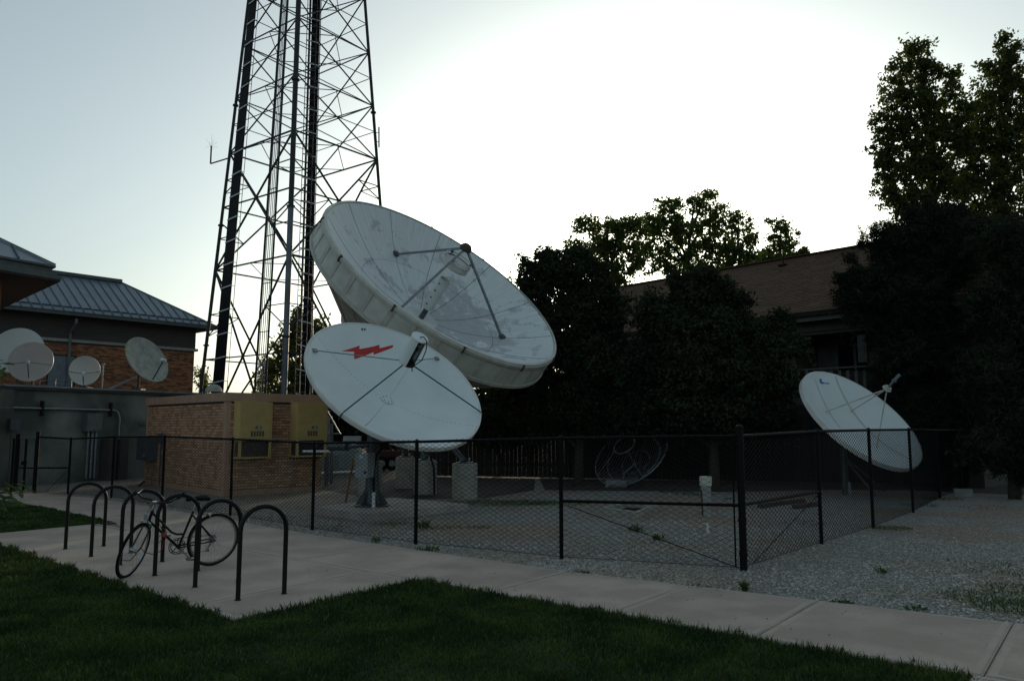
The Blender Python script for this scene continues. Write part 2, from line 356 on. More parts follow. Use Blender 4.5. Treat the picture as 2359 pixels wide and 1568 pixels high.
# lawn sheets (soil under the blades)
def poly_sheet(name, pts, z, m):
    mb = MB(); mb.add([so_(s, o, z) for s, o in pts], [tuple(range(len(pts)))]); o = part(name, mb, m); o['kind'] = 'structure'; return o
poly_sheet('lawn', [(-30, -6), (-.95, -6), (-.95, 6.42), (-6.38, 6.42), (-6.38, 4.13), (-14.4, 4.55), (-17.6, 4.3), (-30, 4.3)], .010, 'lawn_base')
poly_sheet('lawn_island', [(-14.4, 5.0), (-14.4, 6.83), (-19.4, 7.25), (-30, 7.4), (-30, 5.3), (-17.6, 5.06)], .012, 'lawn_base')

speckle(M['concrete_walk'], 90, .07)
def dry_blades():
    n = M['grass_blade'].node_tree; b = n.nodes['Principled BSDF']; c = b.inputs['Base Color'].links[0].from_socket
    at = n.nodes.new('ShaderNodeAttribute'); at.attribute_name = 'tint'; g = n.nodes.new('ShaderNodeMath'); g.operation = 'GREATER_THAN'; g.inputs[1].default_value = .992; n.links.new(at.outputs['Fac'], g.inputs[0])
    q = n.nodes.new('ShaderNodeMix'); q.data_type = 'RGBA'; n.links.new(g.outputs[0], q.inputs[0]); n.links.new(c, q.inputs[6]); q.inputs[7].default_value = (.17, .145, .07, 1); n.links.new(q.outputs[2], b.inputs['Base Color'])
dry_blades()
def grass_blades():
    V = []; T = []
    def field(n, s0, s1, o0, o1, test, hmin, hmax):
        s = RNG.uniform(s0, s1, n); o = RNG.uniform(o0, o1, n)
        k = test(s, o); s, o = s[k], o[k]
        x = SE.x * s + SN.x * o; y = SE.y * s + SN.y * o
        k = in_view(np.stack([x, y, np.zeros_like(x)], 1), .10) & (y < 17); return x[k], y[k], s[k], o[k]
    def main(s, o):
        edge = np.where(s > -6.40, 6.44, np.where(s > -14.4, 4.16 - .055 * (s + 6.6), 4.3)) 
        return o < edge + .035 * np.sin(s * 9) + .03 * np.sin(s * 23)
    def isl(s, o): return (o > 5.0 - .02 * (s + 14.4)) & (o < np.interp(s, [-30, -19.4, -14.35], [7.4, 7.25, 6.83]) + .03 * np.sin(s * 7)) & (s < -14.38)
    xs = []
    for n, a in ((520000, (-15, -.9, 1.0, 6.5, main)), (90000, (-27, -14.3, 4.9, 7.5, isl)), (60000, (-27, -14.3, 1.5, 4.4, main))):
        xs.append(field(n, *a, 0, 0))
    x = np.concatenate([a[0] for a in xs]); y = np.concatenate([a[1] for a in xs]); s = np.concatenate([a[2] for a in xs]); o = np.concatenate([a[3] for a in xs])
    n = len(x); rr = np.hypot(x, y)
    clump = .5 + .5 * np.sin(x * 3.1 + 1.3 * np.sin(y * 2.3)) * np.sin(y * 2.7 + 1.1 * np.sin(x * 1.9))
    edge = np.where(s > -6.40, 6.42, 4.16 - .055 * (s + 6.6)); near_e = np.clip(1 - np.abs(edge - o) / .22, 0, 1) + np.clip(1 - np.abs(s + 6.38) / .2, 0, 1) * (o > 4.1)
    h = RNG.uniform(.028, .06, n) * (.7 + .5 * clump) + RNG.uniform(0, .055, n) * np.clip(near_e, 0, 1) * (RNG.random(n) < .5)
    w = RNG.uniform(.0022, .0042, n) * np.clip(rr / 5.5, 1, 2.6)
    a = RNG.uniform(0, 2 * PI, n); la = RNG.uniform(0, 2 * PI, n); ln = RNG.uniform(.1, .75, n) * h
    dx, dy = np.cos(a) * w, np.sin(a) * w
    b0 = np.stack([x - dx, y - dy, np.full(n, .006)], 1); b1 = np.stack([x + dx, y + dy, np.full(n, .006)], 1)
    mx, my = x + np.cos(la) * ln * .35, y + np.sin(la) * ln * .35
    m0 = np.stack([mx - dx * .8, my - dy * .8, h * .6], 1); m1 = np.stack([mx + dx * .8, my + dy * .8, h * .6], 1)
    t = np.stack([x + np.cos(la) * ln, y + np.sin(la) * ln, h], 1)
    V = np.stack([b0, b1, m1, m0, t], 1).reshape(-1, 3)
    i = np.arange(n)[:, None] * 5
    F = np.concatenate([i + np.array([[0, 1, 2]]), i + np.array([[0, 2, 3]]), i + np.array([[3, 2, 4]])])
    tint = np.repeat(np.clip(RNG.random(n) * .55 + .35 * clump + .25 * np.clip(near_e, 0, 1) * RNG.random(n), .01, .99) * 1.0, 5)
    dry = np.repeat(RNG.random(n) < .035 + .05 * (np.sin(x * 1.7 + y) * np.sin(y * 1.3 - x * .6) > .55), 5); tint[dry] = .997
    ob = bpy.data.objects.new('grass', fast_mesh('grass', V, F, 'grass_blade', tint)); COL.objects.link(ob)
    tag(ob, 'short dark green lawn grass around the concrete bike pad', None, None, 'stuff')
grass_blades()

def gravel_stones():
    # strip between walk and fence, and the open gravel to the right
    def samp(n, s0, s1, extra):
        s = RNG.uniform(s0, s1, n); d = RNG.random(n) ** 1.0 * extra; o = np.interp(s, [a for a, b in SU], [b for a, b in SU]) + .0 + d
        return s, o
    s1, o1 = samp(30000, -20, -4, 1.4); s2, o2 = samp(90000, -7, 9, 5.5); s3, o3 = samp(26000, -12, 3, 9)
    s = np.concatenate([s1, s2, s3]); o = np.concatenate([o1, o2, o3])
    x = SE.x * s + SN.x * o; y = SE.y * s + SN.y * o
    k = in_view(np.stack([x, y, 0 * x], 1), .06) & (RNG.random(len(x)) < np.clip(9.5 / np.hypot(x, y), 0, 1) ** 1.6); x, y = x[k], y[k]; n = len(x)
    base = np.array([[1, 0, 0], [0, 1, 0], [-1, 0, 0], [0, -1, 0], [0, 0, .8], [0, 0, -.6]], float)
    sz = RNG.uniform(.006, .017, n)[:, None, None] * (1 + .5 * (RNG.random(n)[:, None, None] > .93))
    v = base[None] * sz * RNG.uniform(.6, 1.35, (n, 6, 1)) * np.stack([RNG.uniform(.7, 1.4, n), RNG.uniform(.7, 1.3, n), RNG.uniform(.4, .9, n)], 1)[:, None]
    a = RNG.uniform(0, 2 * PI, n); c, sn = np.cos(a)[:, None], np.sin(a)[:, None]
    vx = v[:, :, 0] * c - v[:, :, 1] * sn; vy = v[:, :, 0] * sn + v[:, :, 1] * c; tl = RNG.uniform(-.5, .5, (n, 1))
    V = np.stack([vx + x[:, None], vy + y[:, None], v[:, :, 2] + vx * tl + .004], 2).reshape(-1, 3)
    f = np.array([[0, 1, 4], [1, 2, 4], [2, 3, 4], [3, 0, 4], [1, 0, 5], [2, 1, 5], [3, 2, 5], [0, 3, 5]])
    F = (np.arange(n)[:, None, None] * 6 + f[None]).reshape(-1, 3)
    ob = bpy.data.objects.new('gravel', fast_mesh('gravel', V, F, 'stone_gravel', np.repeat(RNG.random(n), 6))); COL.objects.link(ob)
    tag(ob, 'loose grey and tan limestone gravel beside the sidewalk and round the fence', None, None, 'stuff')
gravel_stones()

# ------------------------------------------------------------------ brick walls
def brick_wall(parent, p0, d, n, L, z0, z1, bw, bh, jt, m, holes=(), n_ind=300, proud=.012, colfun=None):
    """bricks as pieces: the n_ind nearest as objects, the rest joined"""
    d = Vector(d).normalized(); n = Vector(n).normalized(); rows = int((z1 - z0) / (bh + jt)); L0 = []
    for r in range(rows):
        z = z0 + r * (bh + jt); x = -(bw + jt) * (.5 if r % 2 else 0)
        while x < L:
            a, b = max(x, 0), min(x + bw, L); x += bw + jt
            if b - a < .03: continue
            if any(a < h[1] and b > h[0] and z < h[3] and z + bh > h[2] for h in holes):
                segs = []
                for h in holes:
                    if a < h[1] and b > h[0] and z < h[3] and z + bh > h[2]:
                        if h[0] - a > .03: segs.append((a, h[0]))
                        if b - h[1] > .03: segs.append((h[1], b))
                for q in segs[:1]: L0.append((q[0], q[1], z))
                continue
            L0.append((a, b, z))
    L0.sort(key=lambda q: (Vector(p0) + d * q[0] + Vector((0, 0, q[2])) - C0).length)
    me = MB().obox((-.5, 0, 0), (1, 0, 0), (0, -1, 0), (0, 0, 1)).mesh('brick', M[m]); rz = math.atan2(d.y, d.x)
    flip = 1 if Vector((math.sin(rz), -math.cos(rz), 0)).dot(n) > 0 else -1
    rest = MB()
    for i, (a, b, z) in enumerate(L0):
        pr = proud + random.uniform(-.002, .003)
        if i < n_ind: inst('brick', me, parent, Vector(p0) + d * (a + b) / 2 + Vector((0, 0, z)), (0, 0, rz), (b - a, (pr + .01) * flip, bh)).location -= Vector(n) * .01
        else: rest.obox(Vector(p0) + d * a + Vector((0, 0, z)) - n * .01, d * (b - a), n * (pr + .01), Vector((0, 0, bh)), random.random())
    if rest.v: part('brick_courses', rest, m, parent, kind='stuff')

# ------------------------------------------------------------------ equipment shelter
Q0 = P(515, 1143); Qr = P(738, 1129); vd = (Qr - Q0).normalized(); Lr = (Qr - Q0).length; ud = Vector((-vd.y, vd.x, 0)); nR = -ud; nL = -vd
Hs = PL(515, 903, Q0, nR).z; Ql = PL(338, 1000, Q0, nL); Ll = (Vector((Ql.x, Ql.y, 0)) - Q0).length
sh = thing('equipment_shelter', 'tan brick equipment shelter with flat capped roof and two yellow wall units', 'shelter', Q0)
b = MB(); b.obox(Q0, vd * Lr, ud * Ll, Vector((0, 0, Hs - .2))); part('wall', b, 'tan_mortar', sh)
cp = .05; b = MB(); b.obox(Q0 - vd * cp - ud * cp + Vector((0, 0, Hs - .22)), vd * (Lr + 2 * cp), ud * (Ll + 2 * cp), Vector((0, 0, .22))); part('roof_cap', b, 'tan_cap', sh)
cw = .19; b = MB(); b.obox(Q0 - vd * .02 - ud * .02, vd * .045, ud * cw, Vector((0, 0, Hs - .222))); b.obox(Q0 - ud * .02 + vd * .026, vd * .07, ud * .03, Vector((0, 0, Hs - .222))); part('corner_trim', b, 'tan_cap', sh)
b = MB(); b.obox(Q0 - vd * .02 + ud * (Ll - .1), vd * .03, ud * .12, Vector((0, 0, Hs - .222))); part('corner_trim', b, 'tan_cap', sh)
b = MB(); b.obox(Q0 - vd * .015 - ud * .015, vd * (Lr + .03), ud * (Ll + .03), Vector((0, 0, .14))); part('base_trim', b, 'tan_cap', sh)
def shR(u, v): q = PL(u, v, Q0, nR); return (q - Q0).dot(vd), q.z
hv = []
for (u0, u1) in ((538, 612), (669, 738)):
    x0 = shR(u0, 950)[0]; x1 = min(shR(u1, 950)[0], Lr - .02); hv.append((x0, x1))
zt, zb = shR(560, 910)[1], shR(560, 1055)[1]
zt = min(zt, Hs - .24)
brick_wall(sh, Q0, vd, nR, Lr, .16, Hs - .23, .166, .060, .012, 'tan_brick', [(a, b_, zb, zt) for a, b_ in hv] + [(0, .1, 0, 9)], 300)
brick_wall(sh, Q0 + ud * cw, ud, nL, Ll - cw - .1, .16, Hs - .23, .166, .060, .012, 'tan_brick', (), 0)
for k, (a, b_) in enumerate(hv):
    h = thing('wall_air_conditioner', ['yellow wall-mounted air conditioner nearer the shelter corner', 'yellow wall-mounted air conditioner at the far right end of the shelter wall'][k], 'air conditioner', Q0 + vd * a + Vector((0, 0, zb)), 'wall units on the shelter')
    dp = .38; o = Q0 + vd * a + nR * .014; H = zt - zb; X = lambda f: vd * ((b_ - a) * f); Z = lambda f: Vector((0, 0, zb + H * f)); N = lambda d: nR * d
    bb = MB(); bb.obox(o + Z(.345), X(1), N(dp), Vector((0, 0, H * .655)))
    part('upper_casing', bb, 'hvac_yellow', h)
    bb = MB(); bb.obox(o + Z(.64) + N(dp) + X(.03), X(.94), N(.012), Vector((0, 0, H * .34))); part('access_panel', bb, 'hvac_yellow', h)
    bb = MB(); bb.obox(o + Z(.37) + N(dp) + X(.03), X(.94), N(.010), Vector((0, 0, H * .255))); part('control_panel', bb, 'hvac_yellow', h)
    bb = MB()
    for i in range(5 if k == 0 else 4): bb.obox(o + N(dp + .010) + X(.34 + .085 * i) + Z(.39), X(.062), N(.004), Vector((0, 0, H * .095)))
    part('vent_louvre', bb, 'hvac_grille', h)
    bb = MB(); bb.obox(o + N(dp + .010) + X(.47) + Z(.525), X(.19), N(.004), Vector((0, 0, H * .05))); bd = part('badge', bb, 'blue_paint', h)
    bb = MB(); bb.obox(o + N(dp + .0145) + X(.47) + Z(.552), X(.05), N(.002), Vector((0, 0, H * .023))); part('badge_corner', bb, 'red_paint', bd)
    bb = MB(); bb.obox(o + N(dp + .0145) + X(.53) + Z(.531), X(.09), N(.002), Vector((0, 0, H * .036))); part('badge_centre', bb, 'box_grey', bd)
    bb = MB(); bb.obox(o + Z(0), X(1), N(dp - .03), Vector((0, 0, H * .03))); bb.obox(o + Z(.31), X(1), N(dp - .01), Vector((0, 0, H * .035)))
    for fx in (0, .92): bb.obox(o + Z(.03) + X(fx) + N(dp - .05), X(.08), N(.03), Vector((0, 0, H * .28)))
    bb.obox(o + Z(.03), X(.06), N(.05), Vector((0, 0, H * .28))); part('lower_frame', bb, 'hvac_yellow', h)
    bb = MB(); bb.obox(o + Z(.03) + X(.02), X(.96), N(dp - .07), Vector((0, 0, H * .28))); part('condenser_coil', bb, 'coil_dark', h)
    bb = MB(); bb.obox(o + Z(1.0) - X(.03), X(1.06), N(.05), Vector((0, 0, .03))); part('top_flashing', bb, 'hvac_yellow', h)
# conduit on the front wall and the boxes on the long wall
for k, uu in enumerate((533, 672)):
    q0 = PL(uu, 1062, Q0, nR) + nR * .04; q1 = Vector((q0.x, q0.y, .02)); b = MB(); b.tube([q0, q1], .012, 6)
    tag(part('conduit', b, 'galv'), ['thin grey conduit under the nearer yellow wall unit', 'thin grey conduit under the farther yellow wall unit'][k], 'conduit', 'conduits under the wall units')
q = PL(331, 1008, Q0, nL); qb = PL(363, 1060, Q0, nL); d0 = (Vector((qb.x, qb.y, 0)) - Q0).dot(ud)
t = thing('switch_box', 'blue-grey electrical switch box on the long shelter wall', 'electrical box', Q0 + ud * d0)
b = MB(); b.obox(Q0 + ud * d0 + nL * .02 + Vector((0, 0, qb.z)), ud * .95, nL * .28, Vector((0, 0, q.z - qb.z + .05))); part('box_body', b, 'box_dark', t)
b = MB(); b.obox(Q0 + ud * (d0 + .03) + nL * .30 + Vector((0, 0, qb.z + .03)), ud * .89, nL * .015, Vector((0, 0, q.z - qb.z - .02))); part('door', b, 'box_dark', t)
b = MB(); b.cyl(Q0 + ud * (d0 + .15) + nL * .33 + Vector((0, 0, qb.z + .15)), Q0 + ud * (d0 + .15) + nL * .38 + Vector((0, 0, qb.z + .15)), .05, n=12); part('meter_dial', b, 'galv', t)
b = MB(); b.tube([Q0 + ud * (d0 + .12) + nL * .1 + Vector((0, 0, qb.z)), Q0 + ud * (d0 + .12) + nL * .1 + Vector((0, 0, .03))], .02, 6); part('conduit', b, 'galv', t)
b = MB(); b.tube([Q0 + ud * (d0 - .35) + nL * .05 + Vector((0, 0, 1.25)), Q0 + ud * (d0 - .35) + nL * .05 + Vector((0, 0, .03))], .018, 6); b.obox(Q0 + ud * (d0 - .45) + nL * .02 + Vector((0, 0, 1.25)), ud * .2, nL * .1, Vector((0, 0, .28)))
tag(part('junction_box', b, 'box_dark'), 'small grey junction box with conduit near the shelter corner', 'junction box')

# ------------------------------------------------------------------ concrete annex with flat roof
ZC = 2.95; W0 = P(5, 884, ZC); W1 = P(445, 904, ZC); W0.z = W1.z = 0; wd = (W1 - W0).normalized(); wn = Vector((wd.y, -wd.x, 0)); back = -wn
Wa = W0 - wd * 1.2; Wb = W1 + wd * 1.5; Lw = (Wb - Wa).length
an = thing('concrete_annex', 'low stained concrete building with metal roof edging, carrying four dishes', 'building', W0)
b = MB(); b.obox(Wa, wd * Lw, back * 9, Vector((0, 0, ZC - .12))); part('wall', b, 'concrete_wall', an)
b = MB(); b.obox(Wa - wd * .08 + wn * .10 + Vector((0, 0, ZC - .13)), wd * (Lw + .2), back * 9.2, Vector((0, 0, .07))); part('roof_edge', b, 'coping_dark', an)
b = MB(); b.obox(Wa - wd * .10 + wn * .16 + Vector((0, 0, ZC - .06)), wd * (Lw + .24), back * 9.3, Vector((0, 0, .06))); part('coping', b, 'coping_metal', an)
b = MB(); b.obox(W0 - wd * .3 + wn * .002, wd * .62, wn * .10, Vector((0, 0, ZC - .15))); part('pilaster', b, 'concrete_wall', an)
b = MB(); b.obox(W0 - wd * 3.0 + wn * .0, wd * 2.62, wn * .22, Vector((0, 0, ZC + .6))); part('corner_wall', b, 'red_brick', an)
def onw(u, v, off=0.0): return PL(u, v, W0, wn) + wn * off
def zz(p, z): return Vector((p.x, p.y, z))
c1 = onw(0, 938, .07); c2 = onw(255, 944.5, .07); c3 = onw(268, 950, .07); c4 = onw(272, 962, .07); c5 = zz(c4, .35)
b = MB(); b.tube([c1 - wd * .3, c1, c2, (c2 + c3) / 2 + Vector((0, 0, .03)), c3, c4, c5], .035, 8)
t = thing('wall_conduit', 'long horizontal metal conduit turning down on the concrete wall', 'conduit', zz(c1, c1.z)); part('pipe', b, 'galv', t, smooth=True)
for uu in (92, 250):
    q = onw(uu, 938, .0); b = MB(); b.obox(zz(q, c1.z - .22) + wn * .003, wd * .06, wn * .12, Vector((0, 0, .44))); part('bracket', b, 'rust_dark', t)
q0 = onw(187, 993, 0); q1 = onw(226, 952, 0); wbx = (zz(q1, 0) - zz(q0, 0)).length
t = thing('cable_cabinet', 'grey cable box on the concrete wall above three pale conduits', 'electrical box', q0)
b = MB(); b.obox(q0 + wn * .004, wd * wbx, wn * .24, Vector((0, 0, q1.z - q0.z))); part('box_body', b, 'box_grey', t).active_material
t.children[0].data.materials[0] = M['downpipe']
b = MB(); b.obox(q0 + wn * .244 + wd * .03 + Vector((0, 0, .03)), wd * (wbx - .06), wn * .012, Vector((0, 0, q1.z - q0.z - .06))); part('door', b, 'downpipe', t)
for uu in (199, 208.5, 217.5):
    q = onw(uu, 1000, .1); b = MB(); b.tube([zz(q, q0.z), zz(q, .1)], .045, 8); part('conduit', b, 'galv', t, smooth=True)
for k, (ua, ub) in enumerate(((224, 252), (252, 279))):
    q0 = onw(ua, 1106, 0); q1 = onw(ub, 1010, 0)
    t = thing('steel_cabinet', ['dark steel cabinet on legs beside the pale conduits', 'dark steel cabinet on legs nearer the shelter'][k], 'cabinet', zz(q0, 0), 'dark cabinets against the concrete wall')
    Lq = (zz(q1, 0) - zz(q0, 0)).length - .04
    b = MB(); b.obox(q0 + wn * .05, wd * Lq, wn * .4, Vector((0, 0, q1.z - q0.z))); part('body', b, 'cabinet_brown', t)
    b = MB(); b.obox(q0 + wn * .45 + wd * .04 + Vector((0, 0, .05)), wd * (Lq - .08), wn * .012, Vector((0, 0, q1.z - q0.z - .1))); part('door', b, 'cabinet_brown', t)
    for fx in (.03, Lq - .08):
        b = MB(); b.obox(zz(q0, 0) + wd * fx + wn * .38, wd * .05, wn * .05, Vector((0, 0, q0.z))); part('leg', b, 'cabinet_brown', t)
q = onw(325, 972, .05); t = thing('floodlight', 'twin silver floodlight heads on the wall beside the shelter', 'floodlight', q)
b = MB(); b.obox(q - wd * .06 - wn * .05 + Vector((0, 0, -.08)), wd * .12, wn * .06, Vector((0, 0, .12))); part('base', b, 'coping_dark', t)
for sx in (-1, 1):
    c = q + wd * .17 * sx + wn * .14 + Vector((0, 0, .03)); dr = (wn + wd * .5 * sx + Vector((0, 0, -.5))).normalized(); b = MB(); b.tube([q, c], .015, 6); b.tube([c - dr * .07, c, c + dr * .09], [.03, .06, .085], 12); part('lamp_head', b, 'galv', t, smooth=True)
q = onw(4, 990, .23); b = MB(); b.obox(q, wd * .28, wn * .18, Vector((0, 0, .32))); b.tube([q + wd * .1 + wn * .08, zz(q + wd * .1 + wn * .08, .1)], .02, 6)
tag(part('meter_box', b, 'box_dark'), 'dark meter box on the brick corner at the left edge', 'electrical box')

# ------------------------------------------------------------------ brick building with hipped metal roof
ZE = 6.4; E0 = P(7.5, 711, ZE); E1 = P(497, 759, ZE); ev = (E1 - E0).normalized(); en = Vector((-ev.y, ev.x, 0))   # en points away from the viewer
if en.y < 0: en = -en
bb_ = thing('brick_building', 'mottled red brick building with hipped standing seam metal roof', 'building', zz(E0, 0))
wR = 3.25; hR = 2.1; left = 12.0; EL = (E1 - E0).length
def roofpt(s, k): return E1 - ev * s + en * k * wR + Vector((0, 0, .16 + k * hR))      # s from the right corner, k 0..1 up the slope
pan = .40; i = 0
while i * pan < EL + left:
    s0, s1 = i * pan, (i + 1) * pan - .02; k0, k1 = min(1, s0 / wR), min(1, s1 / wR)
    pts = [roofpt(s0, 0), roofpt(s1, 0), roofpt(s1, k1), roofpt(s0, k0)] if k0 > 0 else [roofpt(s0, 0), roofpt(s1, 0), roofpt(s1, k1)]
    up = (Vector((0, 0, wR)) - en * hR).normalized() * .012
    b = MB(); n = len(pts); b.add([p for p in pts] + [p + up for p in pts], [tuple(range(n)), tuple(range(2 * n - 1, n - 1, -1))] + [(j, (j + 1) % n, n + (j + 1) % n, n + j) for j in range(n)]); part('roof_panel', b, 'roof_metal', bb_)
    b = MB(); b.bar(roofpt(s1 + .01, 0) + up * 2, roofpt(s1 + .01, min(1, (s1 + .01) / wR)) + up * 2, .028, .05, up=up); part('standing_seam', b, 'roof_seam', bb_)
    if i * pan < EL + 1:
        b = MB(); b.bar(roofpt(s0 + .03, .10) + up * 3, roofpt(s1 - .02, .10) + up * 3, .015, .05, up=up); part('snow_guard', b, 'roof_seam', bb_)
    i += 1
b = MB(); b.bar(roofpt(0, 0) + Vector((0, 0, .03)), roofpt(wR, 1) + Vector((0, 0, .03)), .07, .05); b.bar(roofpt(wR, 1) + Vector((0, 0, .06)), roofpt(EL + left, 1) + Vector((0, 0, .06)), .30, .16); part('ridge_cap', b, 'fascia_green', bb_)
# far slopes
b = MB(); rr = roofpt(wR, 1); e2 = E1 + en * 2 * wR + Vector((0, 0, .16)); b.add([roofpt(0, 0), e2, rr], [(0, 1, 2)]); b.quad(e2, rr, roofpt(EL + left, 1), e2 - ev * (EL + left)); part('rear_roof_slope', b, 'roof_metal', bb_)
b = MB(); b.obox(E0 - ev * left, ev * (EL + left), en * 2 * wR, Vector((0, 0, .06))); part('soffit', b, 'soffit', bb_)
b = MB(); b.obox(E0 - ev * left - en * .10 + Vector((0, 0, .0)), ev * (EL + left + .1), en * .10, Vector((0, 0, .15))); b.obox(E0 - ev * left - en * .13 + Vector((0, 0, .12)), ev * (EL + left + .13), en * .05, Vector((0, 0, .05)))
b.obox(E1 + ev * .001, ev * .1, en * 2 * wR, Vector((0, 0, .15))); part('gutter', b, 'fascia_green', bb_)
ov = .69; Wc = E1 - ev * ov + en * ov; zs = 5.46
b = MB(); b.obox(zz(Wc, 0) - ev * (EL + left - 2), ev * (EL + left - 2), en * 5, Vector((0, 0, ZE))); part('wall', b, 'red_mortar', bb_)
b = MB()
zq = zs + .0
while zq < ZE - .01: b.obox(zz(Wc, zq) - ev * (EL + left - 2) - en * .03, ev * (EL + left - 2 + .03), en * .03, Vector((0, 0, .085))); zq += .095
b.obox(zz(Wc, zs) + ev * .001, ev * .03, en * 4, Vector((0, 0, ZE - zs - .01))); part('siding', b, 'siding_dark', bb_)
b = MB(); b.obox(zz(Wc, zs - .13) - ev * (EL + left - 2) - en * .09, ev * (EL + left - 2 + .15), en * .12, Vector((0, 0, .12))); b.obox(zz(Wc, zs - .13) + ev * .03, ev * .12, en * 4, Vector((0, 0, .12))); part('stone_band', b, 'stone_trim', bb_)
bp0 = zz(Wc, 0) - ev * (EL + .2)
brick_wall(bb_, bp0, ev, -en, EL + .2, 1.9, zs - .14, .215, .058, .012, 'red_brick', (), 300, proud=.010)
q = PL(119, 840, Wc, en); dq = PL(113, 818, Wc, en); b = MB(); b.obox(zz(dq, 2.9) - en * .03, ev * 1.0, en * .02, Vector((0, 0, dq.z - 2.9))); d_ = part('door', b, 'door_blue', bb_)
b = MB(); b.obox(zz(dq, 2.9) - en * .045 - ev * .06, ev * .06, en * .04, Vector((0, 0, dq.z - 2.84))); b.obox(zz(dq, dq.z) - en * .045 - ev * .06, ev * 1.12, en * .04, Vector((0, 0, .06))); b.obox(zz(dq, 2.9) - en * .045 + ev, ev * .06, en * .04, Vector((0, 0, dq.z - 2.84))); part('door_frame', b, 'soffit', bb_)
q = PL(158, 800, Wc, en) - en * .06; qe = PL(176, 735, E0, en); b = MB(); b.tube([qe + Vector((0, 0, .02)) + en * .0, qe - Vector((0, 0, .15)), zz(q, zs + .25) - en * .04, zz(q, zs + .05) - en * .04, zz(q, 2.9) - en * .04], .06, 6); part('downpipe', b, 'downpipe', bb_)

# nearer wing roof at the upper left
ZW = 5.8; F0 = P(139, 649, ZW); Fl = P(0, 626, ZW); Fb = P(0, 713, ZW); fd = (Fl - F0).normalized(); fb = (Fb - F0).normalized(); fl_ = (Fl - F0).length; fbl = (Fb - F0).length
wg = thing('building_wing', 'dark overhanging metal roof corner of a nearer building wing', 'building', zz(Fl, 0))
def wq(a, b_, z): return F0 + fd * a + fb * b_ + Vector((0, 0, z))
def ring(i0, z0, z1, LA=7, LB=9): return [wq(i0, i0, z0), wq(LA, i0, z0), wq(LA, LB, z0), wq(i0, LB, z0), wq(i0, i0, z1), wq(LA, i0, z1), wq(LA, LB, z1), wq(i0, LB, z1)]
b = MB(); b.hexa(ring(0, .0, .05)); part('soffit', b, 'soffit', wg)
b = MB(); b.hexa(ring(-.02, .052, .16)); b.hexa(ring(.10, .16, .24)); b.hexa(ring(.20, .24, .40)); b.hexa(ring(.12, .40, .46)); part('gutter', b, 'fascia_green', wg)
c = wq(.14, .14, .462); hp = 3.4; ap = wq(.14 + hp, .14 + hp, .462 + 1.9)
b = MB(); b.add([c, wq(8, .14, .462), wq(8, .14 + hp, 2.36), ap], [(0, 1, 2, 3)]); b.add([c, ap, wq(.14 + hp, 9, 2.36), wq(.14, 9, .462)], [(0, 1, 2, 3)]); part('roof', b, 'roof_metal', wg)
for sx in (1.0, 1.55, 2.1, 2.65):
    b = MB(); b.bar(wq(.14 + sx, .14, .49), wq(.14 + sx, .14 + min(sx, hp), .49 + min(1, sx / hp) * 1.9), .03, .05); part('standing_seam', b, 'roof_seam', wg)
b = MB(); b.bar(c + Vector((0, 0, .03)), ap + Vector((0, 0, .03)), .08, .05); part('hip_cap', b, 'roof_seam', wg)
b = MB(); b.obox(zz(wq(1.35, 1.0, 0), 0), fd * 6, fb * 8, Vector((0, 0, ZW))); part('wall', b, 'red_brick', wg)
# things on the annex roof
rl = thing('roof_railing', 'low grey pipe railing in front of the blue door', 'railing', zz(P(228, 885, ZC), ZC))
ra, rb_ = A(91, 885, 28.5), A(164, 885, 28.0)
for zk in (0, .17, .34):
    b = MB(); b.tube([zz(ra, ZC + .1 + zk), zz(rb_, ZC + .1 + zk)], .018, 6); part('rail', b, 'galv', rl)
for q in (ra, rb_, (ra + rb_) / 2):
    b = MB(); b.tube([zz(q, ZC - .0), zz(q, ZC + .48)], .02, 6); part('post', b, 'galv', rl)
q = A(234, 890, 26.5); b = MB(); b.tube([zz(q, ZC), zz(q, A(234, 839, 26.5).z)], .035, 8); b.tube([zz(q, A(234, 839, 26.5).z), zz(q, A(234, 836, 26.5).z)], .06, 8)
tag(part('mast_pipe', b, 'galv'), 'short bare pipe mast standing between the two smaller roof dishes', 'pipe')
b = MB(); b.tube([zz(A(248, 891, 26.8), ZC + .02), A(316, 867, 27.4)], .035, 8); tag(part('brace_pipe', b, 'galv'), 'slanted brace pipe running to the tan roof dish', 'pipe')

